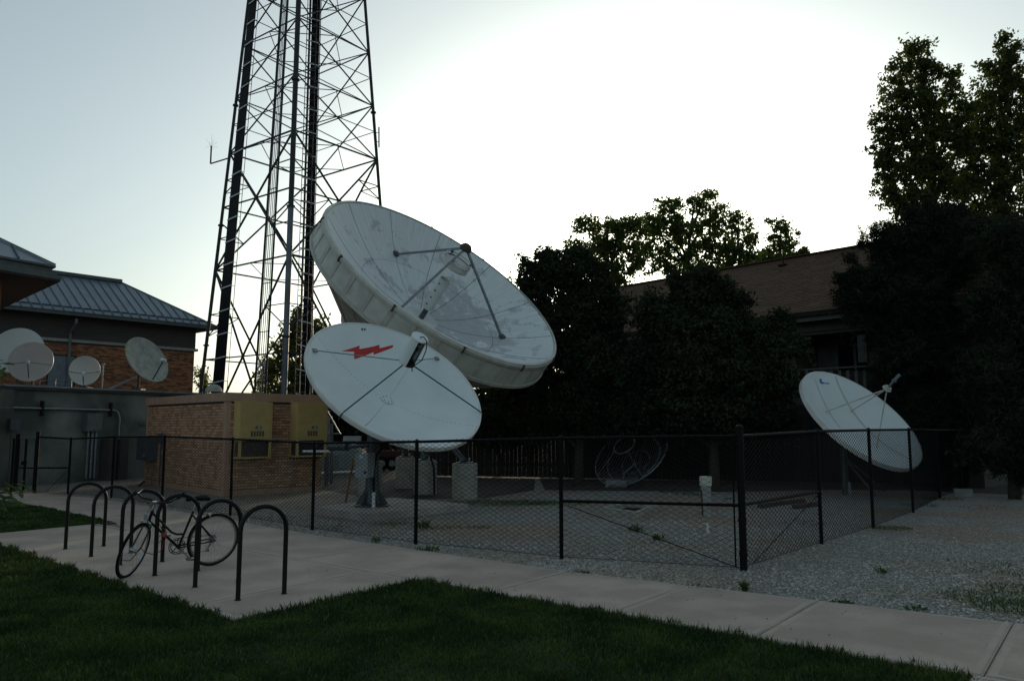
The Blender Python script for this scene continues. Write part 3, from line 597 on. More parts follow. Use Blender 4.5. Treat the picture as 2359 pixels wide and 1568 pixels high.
# ------------------------------------------------------------------ dishes
class Dish:
    def __init__(s, c, N, Rr, D):
        s.c = Vector(c); s.N = Vector(N).normalized(); s.R = Rr; s.D = D
        s.a = s.N.cross(Vector((0, 0, 1))).normalized(); s.b = s.N.cross(s.a); s.V = s.c - s.N * D
    def w(s, r, deg, off=0.0, z=None):
        t = R(deg); zz_ = s.D * (r / s.R) ** 2 if z is None else z
        return s.V + s.a * (r * math.cos(t)) + s.b * (r * math.sin(t)) + s.N * (zz_ + off)
    def patch(s, mb, r0, r1, a0, a1, nr, na, off=0.0, th=.03):
        g = []
        for o in (off, off - th):
            for i in range(nr + 1):
                for j in range(na + 1):
                    rr_, aa_ = r0 + (r1 - r0) * i / nr, a0 + (a1 - a0) * j / na; g.append(s.w(rr_, aa_, o)); mb.pol.append((aa_ / 360, rr_ / s.R, 0))
        f = []; k = (nr + 1) * (na + 1); I = lambda i, j, q=0: q * k + i * (na + 1) + j
        for i in range(nr):
            for j in range(na): f.append((I(i, j), I(i, j + 1), I(i + 1, j + 1), I(i + 1, j))); f.append((I(i, j, 1), I(i + 1, j, 1), I(i + 1, j + 1, 1), I(i, j + 1, 1)))
        for i in range(nr): f.append((I(i, 0), I(i + 1, 0), I(i + 1, 0, 1), I(i, 0, 1))); f.append((I(i, na), I(i, na, 1), I(i + 1, na, 1), I(i + 1, na)))
        for j in range(na): f.append((I(0, j), I(0, j, 1), I(0, j + 1, 1), I(0, j + 1))); f.append((I(nr, j), I(nr, j + 1), I(nr, j + 1, 1), I(nr, j, 1)))
        mb.add(g, f); return mb
    def hit(s, u, v):
        r = ray(u, v); o = C0 - s.V; L = lambda q: (q.dot(s.a), q.dot(s.b), q.dot(s.N)); o = L(o); d = L(r); k = s.D / s.R ** 2
        Aq = k * (d[0] ** 2 + d[1] ** 2); B = 2 * k * (o[0] * d[0] + o[1] * d[1]) - d[2]; Cq = k * (o[0] ** 2 + o[1] ** 2) - o[2]
        t = (-B + math.sqrt(max(0, B * B - 4 * Aq * Cq))) / 2 / Aq; return o[0] + t * d[0], o[1] + t * d[1]
    def decal(s, name, polys, m, parent, off=.004, th=.003):
        bm = bmesh.new()
        for poly in polys:
            vs = [bm.verts.new((x, y, 0)) for x, y in poly]
            for tri in tessellate_polygon([[Vector((x, y, 0)) for x, y in poly]]): bm.faces.new([vs[i] for i in tri])
        for _ in range(3): bmesh.ops.subdivide_edges(bm, edges=[e for e in bm.edges if e.calc_length() > .05], cuts=1, use_grid_fill=False)
        bmesh.ops.triangulate(bm, faces=bm.faces[:]); bm.verts.index_update()
        mb = MB(); top = [s.V + s.a * v.co.x + s.b * v.co.y + s.N * (s.D * (v.co.x ** 2 + v.co.y ** 2) / s.R ** 2 + off) for v in bm.verts]
        mb.add(top, [tuple(v.index for v in f.verts) for f in bm.faces]); bm.free(); return part(name, mb, m, parent)

# --- the great dish
B = Dish((-1.72, 20, 5.55), (.5426, -.42, .7274), 3.39, 1.3)
bd = thing('great_satellite_dish', 'huge weathered white satellite dish with panelled skirt, towering over the compound', 'satellite dish', (-2.0, 20.3, 0))
for k in range(12):
    a0 = 25 + 30 * k + .12
    mb = MB(); B.patch(mb, .45, 1.98, a0, a0 + 29.76, 8, 8); part('inner_petal', mb, 'old_dish', bd, smooth=True)
    for h in (0, 1):
        mb = MB(); B.patch(mb, 1.99, 3.39, a0 + 14.93 * h, a0 + 14.93 * h + 14.88, 8, 5); part('outer_petal', mb, 'old_dish' , bd, smooth=True)
mb = MB(); B.patch(mb, .1, 3.37, 0, 360, 10, 72, -.034, .01); part('backing', mb, 'seam_dark', bd, smooth=True)
mb = MB(); B.patch(mb, .02, .46, 0, 360, 3, 36, .006, .03); part('hub_plate', mb, 'old_dish_clean', bd, smooth=True)
for k in range(12):
    mb = MB(); n = 14; mb.tube([B.w(.5 + (3.36 - .5) * i / n, 25 + 30 * k, -.004) for i in range(n + 1)], .009, 4); part('seam', mb, 'seam_dark', bd)
ax = (B.a, B.b, B.N)
mb = MB(); mb.lathe([(3.39, .02), (3.46, .02), (3.47, -.02), (3.40, -.03)], B.c, 96, ax); part('rim_flange', mb, 'skirt_panel', bd, smooth=True)
NS = 36; zb0, zb1 = -.03, -.68
for k in range(NS):
    t0, t1 = 360 * k / NS + .25, 360 * (k + 1) / NS - .25
    mb = MB(); vs = []
    for rad in (3.45, 3.42):
        for z in (zb0, zb1):
            for q in range(4): t = R(t0 + (t1 - t0) * q / 3); rr_ = rad + (.015 if z == zb1 else 0); vs.append(B.c + B.a * rr_ * math.cos(t) + B.b * rr_ * math.sin(t) + B.N * z)
    fs = []
    for o_ in (0, 8):
        for q in range(3): fs.append((o_ + q, o_ + q + 1, o_ + 5 + q, o_ + 4 + q))
    fs += [(0, 4, 12, 8), (3, 7, 15, 11)] + [(q, q + 1, q + 9, q + 8) for q in range(3)] + [(4 + q, 5 + q, 13 + q, 12 + q) for q in range(3)]
    mb.add(vs, fs); part('skirt_panel', mb, 'skirt_panel', bd)
    t = R(360 * k / NS); rad = B.a * math.cos(t) + B.b * math.sin(t); tg = -B.a * math.sin(t) + B.b * math.cos(t)
    mb = MB(); mb.cbox(B.c + rad * 3.462 + B.N * (zb0 + zb1) / 2, rad * .022, tg * (.13 if k % 2 else .10), B.N * (zb0 - zb1 + .01)); part('batten', mb, 'skirt_batten', bd)
    if k % 3 == 0:
        mb = MB(); mb.cbox(B.c + rad * 3.50 + B.N * -.08, rad * .05, tg * .03, B.N * .13); mb.cbox(B.c + rad * 3.49 + B.N * .01, rad * .03, tg * .06, B.N * .03); part('lifting_lug', mb, 'timber', bd)
mb = MB(); mb.lathe([(3.47, -.02), (3.49, -.03), (3.49, -.10), (3.46, -.10)], B.c, 96, ax); mb.lathe([(3.47, -.62), (3.50, -.62), (3.50, -.70), (3.40, -.71)], B.c, 96, ax); part('skirt_band', mb, 'skirt_batten', bd)
NB = 24
for k in range(NB):
    mb = MB(); vs = []
    for (rad, z) in ((3.42, -.70), (2.75, -1.3), (1.84, -2.17)):
        for q in range(3): t = R(360 * k / NB + .2 + (360 / NB - .4) * q / 2); vs.append(B.c + B.a * rad * math.cos(t) + B.b * rad * math.sin(t) + B.N * z)
    fs = [(0, 1, 4, 3), (1, 2, 5, 4), (3, 4, 7, 6), (4, 5, 8, 7)]
    vs2 = [p + B.N * .02 for p in vs]; mb.add(vs + vs2, fs + [tuple(i + 9 for i in f) for f in fs]); part('back_panel', mb, 'back_panel', bd)
    if k % 2 == 0:
        t = R(360 * k / NB); P3 = [B.c + (B.a * math.cos(t) + B.b * math.sin(t)) * rad + B.N * z for rad, z in ((3.40, -.72), (2.75, -1.32), (1.84, -2.19))]
        mb = MB(); mb.tube(P3, .02, 4); part('back_rib', mb, 'skirt_batten', bd)
mb = MB(); mb.lathe([(.02, -2.15), (1.84, -2.17), (1.84, -2.3), (1.1, -2.32), (1.0, -3.0), (.02, -3.0)], B.c, 40, ax); part('hub_drum', mb, 'back_panel', bd, smooth=True)
mb = MB(); mb.lathe([(3.35, -.1), (2.6, -1.25), (1.8, -2.1)], B.c, 48, ax); part('inner_lining', mb, 'seam_dark', bd)
# feed
apx = B.c + B.N * 1.0
for k, an_ in enumerate((25, 145, 265)):
    q = B.w(.65 * 3.39, an_, .02); mb = MB(); mb.bar(q, apx, .055, .055); st = part('strut', mb, 'galv', bd)
    mb = MB(); mb.cbox(B.w(.65 * 3.39, an_, .05), B.a * .14, B.b * .14, B.N * .10); part('strut_foot', mb, 'galv_dark', st)
mb = MB(); mb.lathe([(.02, .10), (.10, .10), (.16, .02), (.16, -.07), (.02, -.09)], apx, 8, ax); part('apex_hub', mb, 'timber', bd)
sb = B.c + B.N * .54
mb = MB(); mb.lathe([(.02, .03), (.33, .02), (.36, .0), (.37, -.03), (.37, -.13), (.35, -.155), (.30, -.16), (.02, -.12)], sb, 32, ax); sr = part('subreflector', mb, 'old_dish_clean', bd, smooth=True)
mb = MB(); mb.lathe([(.36, .09), (.385, .09), (.385, .115), (.355, .115), (.36, .09)], sb, 32, ax); mb.lathe([(.365, .0), (.39, .0), (.39, .03), (.365, .04)], sb, 32, ax); mb.lathe([(.36, -.10), (.385, -.10), (.385, -.15), (.355, -.15)], sb, 32, ax); part('ring_frame', mb, 'skirt_panel', sr)
for k in range(3):
    t = R(25 + 120 * k); q = sb + (B.a * math.cos(t) + B.b * math.sin(t)) * .36; qq = apx * .42 + B.w(.65 * 3.39, 25 + 120 * k) * .58
    j = apx + (B.w(.65 * 3.39, 25 + 120 * k) - apx) * .24
    mb = MB(); mb.tube([q + B.N * .10, j], .012, 6); mb.tube([q, q + B.N * .10], .012, 6); mb.cbox(q + B.N * .10, B.a * .06, B.b * .06, B.N * .05); part('hanger', mb, 'galv_dark', bd)
f0 = B.V + B.N * .45; f1 = B.V + B.N * 1.35
off = B.a * -.0
mb = MB(); mb.lathe([(.02, .33), (.14, .33), (.152, .36), (.152, 1.24), (.165, 1.25), (.165, 1.28), (.148, 1.28), (.14, 1.10), (.02, 1.0)], B.V, 28, ax); part('feed_horn', mb, 'old_dish_clean', bd, smooth=True)
mb = MB(); mb.cyl(B.V, B.V + B.N * .35, .075, n=14); part('feed_neck', mb, 'galv_dark', bd, smooth=True)
for i in range(4):
    dr = (-B.b * .3 - Vector((0, 1, 0))).normalized(); dr = (dr - B.N * dr.dot(B.N)).normalized()
    mb = MB(); mb.cbox(B.V + B.N * (.48 + .22 * i) + dr * .152, B.a * .04, B.b * .05, B.N * .02); part('bolt', mb, 'rust_dark', bd)
# mount: three struts to concrete piers
hubp = B.c - B.N * 2.9
mb = MB(); mb.cyl(hubp + B.N * .2, hubp - B.N * .6, .55, n=24); part('bearing', mb, 'back_panel', bd, smooth=True)
piers = [P(1070, 1150), P(979, 1137), Vector((-3.6, 20.0, 0)), Vector((-3.0, 22.3, 0))]
pl_ = ['cylindrical concrete pier with steel bolts on top, right of the fence post', 'darker concrete pier half hidden behind a fence post with a black hose', 'concrete pier behind the grey control box pedestal', 'rearmost concrete pier under the great dish']
for k, q in enumerate(piers[:4]):
    t = thing('concrete_pier', pl_[k], 'pier', q, 'concrete piers under the great dish'); mb = MB(); r_ = .30
    mb.lathe([(.001, 0), (r_, 0), (r_ + .004, .4), (r_, .84), (r_ - .02, .86), (.001, .86)], q, 28); part('shaft', mb, 'concrete_pier', t, smooth=True)
    mb = MB(); mb.lathe([(.001, .862), (.2, .862), (.2, .885), (.001, .885)], q, 20); part('base_plate', mb, 'galv_dark', t)
    for j in range(4):
        tt = R(45 + 90 * j); mb = MB(); mb.cyl(q + Vector((math.cos(tt) * .15, math.sin(tt) * .15, .88)), q + Vector((math.cos(tt) * .15, math.sin(tt) * .15, .98)), .016, n=6); part('anchor_bolt', mb, 'galv', t)
    tgt = hubp + Vector(((k - 1.5) * .15, .1, -.1))
    mb = MB(); mb.tube([q + Vector((0, 0, .885)), tgt], .075, 10); part('mount_leg', mb, 'galv_dark', bd, smooth=True)
mb = MB(); mb.tube([piers[1] + Vector((.0, -.2, 1.1)), piers[1] + Vector((.15, -.33, 1.0)), piers[1] + Vector((.25, -.36, .7)), piers[1] + Vector((.27, -.36, .3)), piers[1] + Vector((.27, -.36, .02))], .025, 6)
tag(part('hose', mb, 'cable_black'), 'black corrugated hose curving down beside the darker pier', 'hose')

# --- white dish with the red mark
D2 = Dish((-2.246, 15.2, 2.617), (.4613, -.5144, .7229), 1.79, .5); ax = (D2.a, D2.b, D2.N)
wdish = thing('satellite_dish', 'clean white satellite dish with red lightning mark, on a steel pedestal', 'satellite dish', (-2.8, 15.5, 0))
for k in range(4):
    mb = MB(); D2.patch(mb, .01, 1.79, 45 + 90 * k + .06, 45 + 90 * (k + 1) - .06, 14, 22, 0, .02); part('reflector_panel', mb, 'white_dish', wdish, smooth=True)
mb = MB(); mb.lathe([(1.785, .0), (1.80, .012), (1.835, .006), (1.845, -.02), (1.84, -.09), (1.80, -.11), (1.77, -.06)], D2.c, 96, ax); part('rim', mb, 'rim_lip', wdish, smooth=True)
for k in range(4):
    for i in range(22):
        if i % 1 == 0:
            for sx in (-1, 1):
                pass
    mb = MB()
    for i in range(20):
        q = D2.w(.22 + 1.5 * i / 19, 45 + 90 * k, .0); mb.cyl(q, q + D2.N * .006, .007, n=6)
    part('bolt_row', mb, 'galv_dark', wdish)
mb = MB(); mb.lathe([(.001, .025), (.13, .03), (.135, .01), (.001, .01)], D2.V + D2.a * .0, 10, ax); hc = part('hub_cover', mb, 'white_dish', wdish)
for j in range(6):
    t = R(60 * j + 20); q = D2.V + (D2.a * math.cos(t) + D2.b * math.sin(t)) * .09 + D2.N * .027; mb = MB(); mb.cyl(q, q + D2.N * .008, .012, n=6); part('bolt', mb, 'galv_dark', hc)
for (x, y) in ((823.5, 752), (829.5, 752), (823.5, 759.5), (829.5, 759.5)):
    u_ = x + 10; hx, hy = D2.hit(u_, y); rr_ = min(math.hypot(hx, hy), 1.70); an_ = math.degrees(math.atan2(hy, hx)); q = D2.w(rr_, an_, 0); mb = MB(); mb.cyl(q, q + D2.N * .012, .018, n=8); part('bolt', mb, 'galv_dark', wdish)
bolt_poly = [(786, 808.7), (828, 795.7), (827.5, 804), (874, 794), (873.6, 802), (904.8, 794.4), (904.8, 799.9), (860, 817), (860, 811), (815.4, 827.5), (815.4, 809.6)]
D2.decal('lightning_mark', [[D2.hit(*p) for p in bolt_poly]], 'red_paint', wdish)
fa, fz = D2.c + D2.N * .47, D2.c + D2.N * 1.09
# feed box: a cylinder with one open side
ncyl = 28; mb = MB(); rF = .165; open0, open1 = None, None
vdir = (C0 - fa).normalized(); side = (Vector((1, 0, 0)) * .75 - Vector((0, 0, 1)) * .45 + vdir * .45); side = (side - D2.N * side.dot(D2.N)).normalized(); s2 = D2.N.cross(side)
def fp(t, r_, z): return fa + (side * math.cos(t) + s2 * math.sin(t)) * r_ + D2.N * z
H_ = (fz - fa).length; vs = []; fs = []; n_ = 24; t0 = R(52); t1 = 2 * PI - R(52)
for r_ in (rF, rF - .008):
    for z in (0, H_):
        for i in range(n_ + 1): vs.append(fp(t0 + (t1 - t0) * i / n_, r_, z))
k_ = n_ + 1
for i in range(n_): fs += [(i, i + 1, k_ + i + 1, k_ + i), (2 * k_ + i, 3 * k_ + i, 3 * k_ + i + 1, 2 * k_ + i + 1)]
fs += [(0, k_, 3 * k_, 2 * k_), (n_, 2 * k_ + n_, 3 * k_ + n_, k_ + n_)]
mb.add(vs, fs); fh = part('feed_housing', mb, 'white_dish', wdish, smooth=True)
mb = MB(); mb.lathe([(.001, H_ + .012), (rF + .004, H_ + .012), (rF + .004, H_ - .012), (.001, H_ - .012)], fa, 28, ax); part('end_cap', mb, 'white_dish', fh)
mb = MB(); mb.lathe([(.001, -.012), (rF - .02, -.012), (rF + .003, .01), (.001, .02)], fa, 28, ax); part('lower_cap', mb, 'rust_dark', fh)
mb = MB(); mb.cyl(fa + D2.N * .03, fz - D2.N * .05, .075, n=16); part('waveguide', mb, 'rust_dark', fh, smooth=True)
mb = MB(); mb.cbox(fa + side * .08 + D2.N * .26, side * .06, s2 * .06, D2.N * .17); mb.cbox(fa + side * .07 + D2.N * .48, side * .05, s2 * .07, D2.N * .05); part('converter', mb, 'galv', fh)
for k, an_ in enumerate((31, 151, 211, 330)):
    rr_ = 1.80 if k < 2 else 1.67; q = D2.w(rr_, an_, .03) if k > 1 else D2.c + (D2.a * math.cos(R(an_)) + D2.b * math.sin(R(an_))) * 1.78 + D2.N * .03
    e = fa + (D2.w(1, an_) - D2.w(0, an_, z=D2.D)).normalized() * .15 + D2.N * .04
    mb = MB(); mb.tube([q, e], .014 if k < 2 else .011, 8); st = part('feed_strut', mb, 'green_strut' if k < 2 else 'galv', wdish, smooth=True)
    if k < 2: mb = MB(); mb.tube([q, D2.c + (D2.a * math.cos(R(an_)) + D2.b * math.sin(R(an_))) * 1.87 - D2.N * .02, D2.c + (D2.a * math.cos(R(an_)) + D2.b * math.sin(R(an_))) * 1.86 - D2.N * .14], .012, 6); part('strut_hook', mb, 'green_strut', st)
    else:
        mb = MB(); mb.cbox(q, D2.a * .09, D2.b * .09, D2.N * .03); part('strut_foot', mb, 'galv', st)
mb = MB(); cq = fz + D2.N * .01
pts = [cq, cq + D2.N * .06 + side * .06, cq + D2.N * .04 + side * .17, cq - D2.N * .12 + side * .25, cq - D2.N * .35 + side * .27, cq - D2.N * .55 + side * .18, fa + D2.N * .0 + side * .16, fa - D2.N * .06 + side * .2]
mb.tube(pts, .010, 6); part('feed_cable', mb, 'cable_black', wdish, smooth=True)
# pedestal
pb = P(856, 1181); pb.z = .14; hub = D2.V - D2.N * .42
mb = MB(); mb.lathe([(.001, 0), (.36, .0), (.36, .03), (.19, .06), (.14, .35), (.125, .8), (.125, 1.42), (.001, 1.42)], pb, 20); part('pedestal', mb, 'galv_dark', wdish, smooth=True)
for j in range(6):
    t = R(60 * j); a_ = pb + Vector((math.cos(t), math.sin(t), 0)) * .34 + Vector((0, 0, .03)); mb = MB(); mb.hexa([a_ - Vector((math.cos(t), math.sin(t), 0)) * .2 + Vector((-math.sin(t), math.cos(t), 0)) * .006, a_ + Vector((-math.sin(t), math.cos(t), 0)) * .006, a_ - Vector((-math.sin(t), math.cos(t), 0)) * .006, a_ - Vector((math.cos(t), math.sin(t), 0)) * .2 - Vector((-math.sin(t), math.cos(t), 0)) * .006] + [a_ - Vector((math.cos(t), math.sin(t), 0)) * .2 + Vector((0, 0, .3))] * 4); part('gusset', mb, 'galv_dark', wdish)
pt = pb + Vector((0, 0, 1.42))
mb = MB(); mb.cbox(pt + Vector((0, 0, .08)), (.3, 0, 0), (0, .3, 0), (0, 0, .16)); mb.tube([pt + Vector((0, 0, .1)), hub], .10, 12); part('azimuth_mount', mb, 'rust_dark', wdish)
mb = MB(); mb.lathe([(.001, -.45), (.5, -.45), (.55, -.36), (.3, -.14), (.001, -.1)], D2.V, 20, ax); part('back_hub', mb, 'galv_dark', wdish)
for k in range(8):
    t = R(45 * k + 10); mb = MB(); mb.tube([D2.V - D2.N * .4 + (D2.a * math.cos(t) + D2.b * math.sin(t)) * .5, D2.w(1.35, 45 * k + 10, -.04)], .025, 6); part('back_strut', mb, 'rust_dark', wdish)
mb = MB(); mb.tube([A(800, 1029, 15.6), A(760, 1029, 15.9)], .075, 12); mb.tube([A(848, 1026, 15.5), A(800, 1029, 15.6)], .035, 8); part('actuator', mb, 'galv_dark', wdish, smooth=True)
mb = MB(); mb.tube([A(760, 1039.5, 15.9), A(698, 1039, 16.4)], .026, 10); tag(part('white_pipe', mb, 'white_pvc'), 'thin white plastic pipe projecting beside the dish actuator', 'pipe')
mb = MB(); q0 = A(790, 1015, 15.3); q1 = A(831, 1004, 15.3); mb.box(q0.x, q0.y, q0.z, q1.x, q1.y + .08, q1.z); part('cross_plate', mb, 'box_grey', wdish)
# control box, handle, cables
q0 = A(816.5, 1100, 15.45); q1 = A(848, 1044, 15.45)
t = thing('control_box', 'pale grey control box fixed to the dish pedestal', 'electrical box', (q0.x, q0.y, q0.z))
mb = MB(); mb.obox(q0, (q1.x - q0.x, -.0, 0), (.09, .24, 0), (0, 0, q1.z - q0.z)); part('box_body', mb, 'box_grey', t)
mb = MB(); mb.obox(q0 + Vector((.012, -.012, .012)), (q1.x - q0.x - .024, 0, 0), (0, .012, 0), (0, 0, q1.z - q0.z - .024)); part('door', mb, 'box_grey', t)
mb = MB(); mb.obox(q0 + Vector((.19, -.03, .08)), (.03, 0, 0), (0, .018, 0), (0, 0, .05)); part('latch', mb, 'rust_dark', t)
mb = MB(); mb.obox(q0 + Vector((.09, -.016, .38)), (.06, 0, 0), (0, .004, 0), (0, 0, .06)); part('sticker', mb, 'white_pvc', t)
mb = MB(); mb.tube([A(814, 1056, 15.2), P(795, 1165)+Vector((0,0,.03))], .022, 8); tag(part('wooden_handle', mb, 'wood_handle', smooth=True), 'yellow-brown wooden handle leaning against the pedestal box', 'tool handle')
cb = pb + Vector((.09, -.33, 0)); mb = MB(); mb.tube([cb + Vector((0, 0, -.1)), cb + Vector((0, 0, .30))], .035, 10); tag(part('conduit_stub', mb, 'white_pvc', smooth=True), 'short white conduit stub rising from the slab at the pedestal', 'conduit')
mb = MB(); mb.tube([cb + Vector((0, 0, .28)), cb + Vector((-.02, .05, .75)), cb + Vector((.03, .12, 1.05)), cb + Vector((.18, .25, 1.2)), cb + Vector((.32, .3, 1.35)), cb + Vector((.36, .3, 1.5)), D2.V - D2.N * .3], .024, 8); tag(part('black_cable', mb, 'cable_black', smooth=True), 'thick black cable rising along the pedestal to the dish', 'cable')
# slab
mb = MB(); bt = [P(724, 1183), P(845, 1201), P(1078, 1175), P(905, 1160)]
for q in bt: q.z = -.02
mb.hexa(bt + [zz(q, .14) for q in bt]); sl_ = part('dish_slab', mb, 'concrete_pad'); tag(sl_, 'low concrete slab under the white dish pedestal', 'slab')

# --- right hand dish behind the side fence
D3 = Dish((8.718, 19.5, 1.955), (.3750, -.6265, .6835), 1.625, .42); ax = (D3.a, D3.b, D3.N)
rd = thing('satellite_dish', 'white satellite dish with blue logo behind the side fence at right', 'satellite dish', P(1947, 1138))
mb = MB(); D3.patch(mb, .01, 1.625, 0, 360, 12, 72, 0, .02); part('reflector', mb, 'white_dish', rd, smooth=True)
mb = MB(); mb.lathe([(1.62, .0), (1.66, .006), (1.665, -.11), (1.60, -.12)], D3.c, 80, ax); part('rim', mb, 'rim_lip', rd, smooth=True)
def strip(name, uv0, uv1, w, m):
    a_, b_ = D3.hit(*uv0), D3.hit(*uv1); mb = MB(); n = 20; d_ = Vector((b_[0] - a_[0], b_[1] - a_[1], 0)).normalized(); pn = Vector((-d_.y, d_.x, 0)) * w
    P_ = []
    for i in range(n + 1):
        x = a_[0] + (b_[0] - a_[0]) * i / n; y = a_[1] + (b_[1] - a_[1]) * i / n
        for sx in (-1, 1):
            xx, yy = x + pn.x * sx, y + pn.y * sx; r2 = min(math.hypot(xx, yy), 1.61); an_ = math.degrees(math.atan2(yy, xx)); P_.append(D3.w(r2, an_, .006))
    mb.add(P_, [(2 * i, 2 * i + 1, 2 * i + 3, 2 * i + 2) for i in range(n)]); part(name, mb, m, rd)
strip('seam_strip', (1876, 871), (1935, 985), .016, 'skirt_batten'); strip('seam_strip', (1924, 868), (2104, 1062), .026, 'skirt_batten')
hb = A(2040, 890, 18.35); 
hb = D3.c + D3.N * 1.0
for (u_, v_) in ((1900, 949), (1959, 947), (2018, 1032)):
    x, y = D3.hit(u_, v_); q = D3.V + D3.a * x + D3.b * y + D3.N * (D3.D * (x * x + y * y) / D3.R ** 2 + .01); mb = MB(); mb.tube([q, hb], .016, 8); part('feed_strut', mb, 'wood_handle', rd, smooth=True).data.materials[0] = M['skirt_batten']
mb = MB(); mb.lathe([(.001, -.02), (.11, -.02), (.115, 0), (.11, .015), (.06, .03), (.085, .06), (.001, .065)], hb, 20, ax); part('feed_collar', mb, 'skirt_batten', rd, smooth=True)
mb = MB(); mb.cyl(hb, hb + D3.N * .28, .028, n=12); mb.cyl(hb + D3.N * .26, hb + D3.N * .28, .055, n=12); mb.cbox(hb + D3.N * .38, D3.a * .055, D3.b * .07, D3.N * .17); part('converter', mb, 'galv', rd)
mb = MB(); q = hb + D3.N * .48; mb.tube([q, q + Vector((.1, 0, -.0)), q + Vector((.13, 0, -.15)), q + Vector((.08, 0, -.35)), hb + Vector((.05, 0, -.05))], .006, 5); part('feed_cable', mb, 'cable_black', rd)
cu = [(1892, 876), (1889.5, 880), (1890.5, 885), (1894, 889), (1899, 889.5), (1901, 886), (1898, 885.5), (1895.5, 883), (1895, 879)]
D3.decal('logo_crescent', [[D3.hit(1886 + (x - 1889.5) * .9 + .5, y - 5) for x, y in cu]], 'blue_paint', rd, off=.006)
# lettering: outline glyphs from the built-in font laid onto the reflector
fc = bpy.data.curves.new('lettering', 'FONT'); fc.body = 'omtech'; fc.size = 1; fc.align_x = 'LEFT'; fo = bpy.data.objects.new('lettering_source', fc); COL.objects.link(fo)
bpy.context.view_layer.update(); me = bpy.data.meshes.new_from_object(fo.evaluated_get(bpy.context.evaluated_depsgraph_get())); bpy.data.objects.remove(fo)
o_, xe, ye = D3.hit(1891.5, 883.5), D3.hit(1910.5, 885.5), D3.hit(1889, 873)
wmax = max(v.co.x for v in me.vertices); 
org_ = worg(rd)
for v in me.vertices:
    fx, fy = v.co.x / wmax, v.co.y; x = o_[0] + (xe[0] - o_[0]) * fx + (ye[0] - o_[0]) * fy * .75; y = o_[1] + (xe[1] - o_[1]) * fx + (ye[1] - o_[1]) * fy * .75
    v.co = D3.V + D3.a * x + D3.b * y + D3.N * (D3.D * (x * x + y * y) / D3.R ** 2 + .007) - org_
me.materials.clear(); me.materials.append(M['blue_paint']); lo = bpy.data.objects.new('logo_lettering', me); COL.objects.link(lo); lo.parent = rd
pbr = P(1947, 1138); mb = MB(); top = D3.V - D3.N * .25
mb.tube([pbr, Vector((pbr.x, pbr.y, 1.15)), top], .085, 12); part('mast', mb, 'galv_dark', rd, smooth=True)
mb = MB(); mb.lathe([(.001, -.28), (.4, -.28), (.4, -.2), (.25, -.02), (.001, -.02)], D3.V, 16, ax); part('back_hub', mb, 'galv_dark', rd)
for (u_, v_) in ((2016, 1142), (2037, 1131)):
    q = P(u_, v_); mb = MB(); mb.tube([q, Vector((pbr.x, pbr.y, .95))], .03, 8); part('stay', mb, 'galv_dark', rd)
mb = MB(); mb.cyl(pbr + Vector((.06, -.1, .0)), pbr + Vector((.06, -.1, .32)), .045, n=10); part('conduit', mb, 'galv', rd)

# --- four roof dishes on the annex
def roof_dish(c, N, Rr, D, label, m, feed, struts, boom0, base, feed_c='white_dish'):
    d = Dish(c, N, Rr, D); t = thing('roof_dish', label, 'satellite dish', zz(Vector(base), ZC), 'satellite dishes on the annex roof'); ax = (d.a, d.b, d.N)
    mb = MB(); d.patch(mb, .01, Rr, 0, 360, 8, 40, 0, .015); part('reflector', mb, m, t, smooth=True)
    mb = MB(); mb.lathe([(Rr - .004, .0), (Rr + .012, .002), (Rr + .012, -.035), (Rr - .004, -.03)], d.c, 48, ax); part('rim', mb, m, t, smooth=True)
    f = Vector(feed); mb = MB()
    mb = MB(); ln = (d.V - f).normalized(); mb.tube([f - ln * .09, f - ln * .02, f + ln * .07, f + ln * .09], [.05, .055, .06, .075], 12); part('feed', mb, feed_c, t, smooth=True)
    for an_ in struts:
        mb = MB(); mb.tube([d.w(Rr * .99, an_, .01), f], .010, 6); part('feed_strut', mb, 'galv_dark', t)
    if boom0 is not None: mb = MB(); mb.tube([boom0, f], .022 if Rr > .8 else .016, 6); part('feed_boom', mb, 'galv_dark', t)
    b0 = zz(Vector(base), ZC); top = d.V - d.N * .2; mb = MB(); mb.tube([b0, Vector((b0.x, b0.y, max(ZC + .1, top.z - .1))), top, d.V - d.N * .02], .045, 8); part('mast', mb, 'galv_dark', t, smooth=True)
    mb = MB(); mb.cbox(b0 + Vector((0, 0, .03)), (.35, 0, 0), (0, .35, 0), (0, 0, .06)); mb.cbox(d.V - d.N * .06, d.a * .25, d.b * .25, d.N * .08); part('mount_plate', mb, 'galv_dark', t)
    return d
roof_dish((-18.517, 29, 4.553), (.2793, -.9285, .2447), .879, .16, 'largest pale roof dish at the left edge, partly behind another dish', 'white_dish', A(33, 809, 28.1), (200,), None, (-18.75, 29.5, 0))
roof_dish((-16.767, 27, 3.973), (.225, -.9456, .2349), .60 * 1.18, .12, 'medium pale dish overlapping the largest one on the roof', 'white_dish', A(63.5, 834, 26.3), (10, 170), A(66, 870, 26.9), (-16.9, 27.4, 0))
roof_dish((-14.041, 25.5, 3.552), (.1768, -.9812, -.0 + .03), .47, .08, 'small round blue-white dish standing alone at the middle of the roof', 'white_dish', A(191, 861, 25.0), (5, 175), A(192.5, 884, 25.3), (-14.1, 25.7, 0))
d4 = roof_dish((-12.459, 26.5, 4.003), (.8384, -.3217, .4401), .85, .15, 'tan grey offset dish tilted to the side on the annex roof', 'tan_dish', A(377, 829.5, 26.2), (), A(348, 880, 26.4), (-12.85, 26.75, 0))
d5 = Dish(A(492, 900, 24.0), (.1, -.3, .95), .34, .10); t = thing('small_dome_dish', 'small pale dish edge showing above the shelter roof', 'satellite dish', zz(A(492, 900, 24.0), 0)); mb = MB(); q = A(492, 902, 24.5)
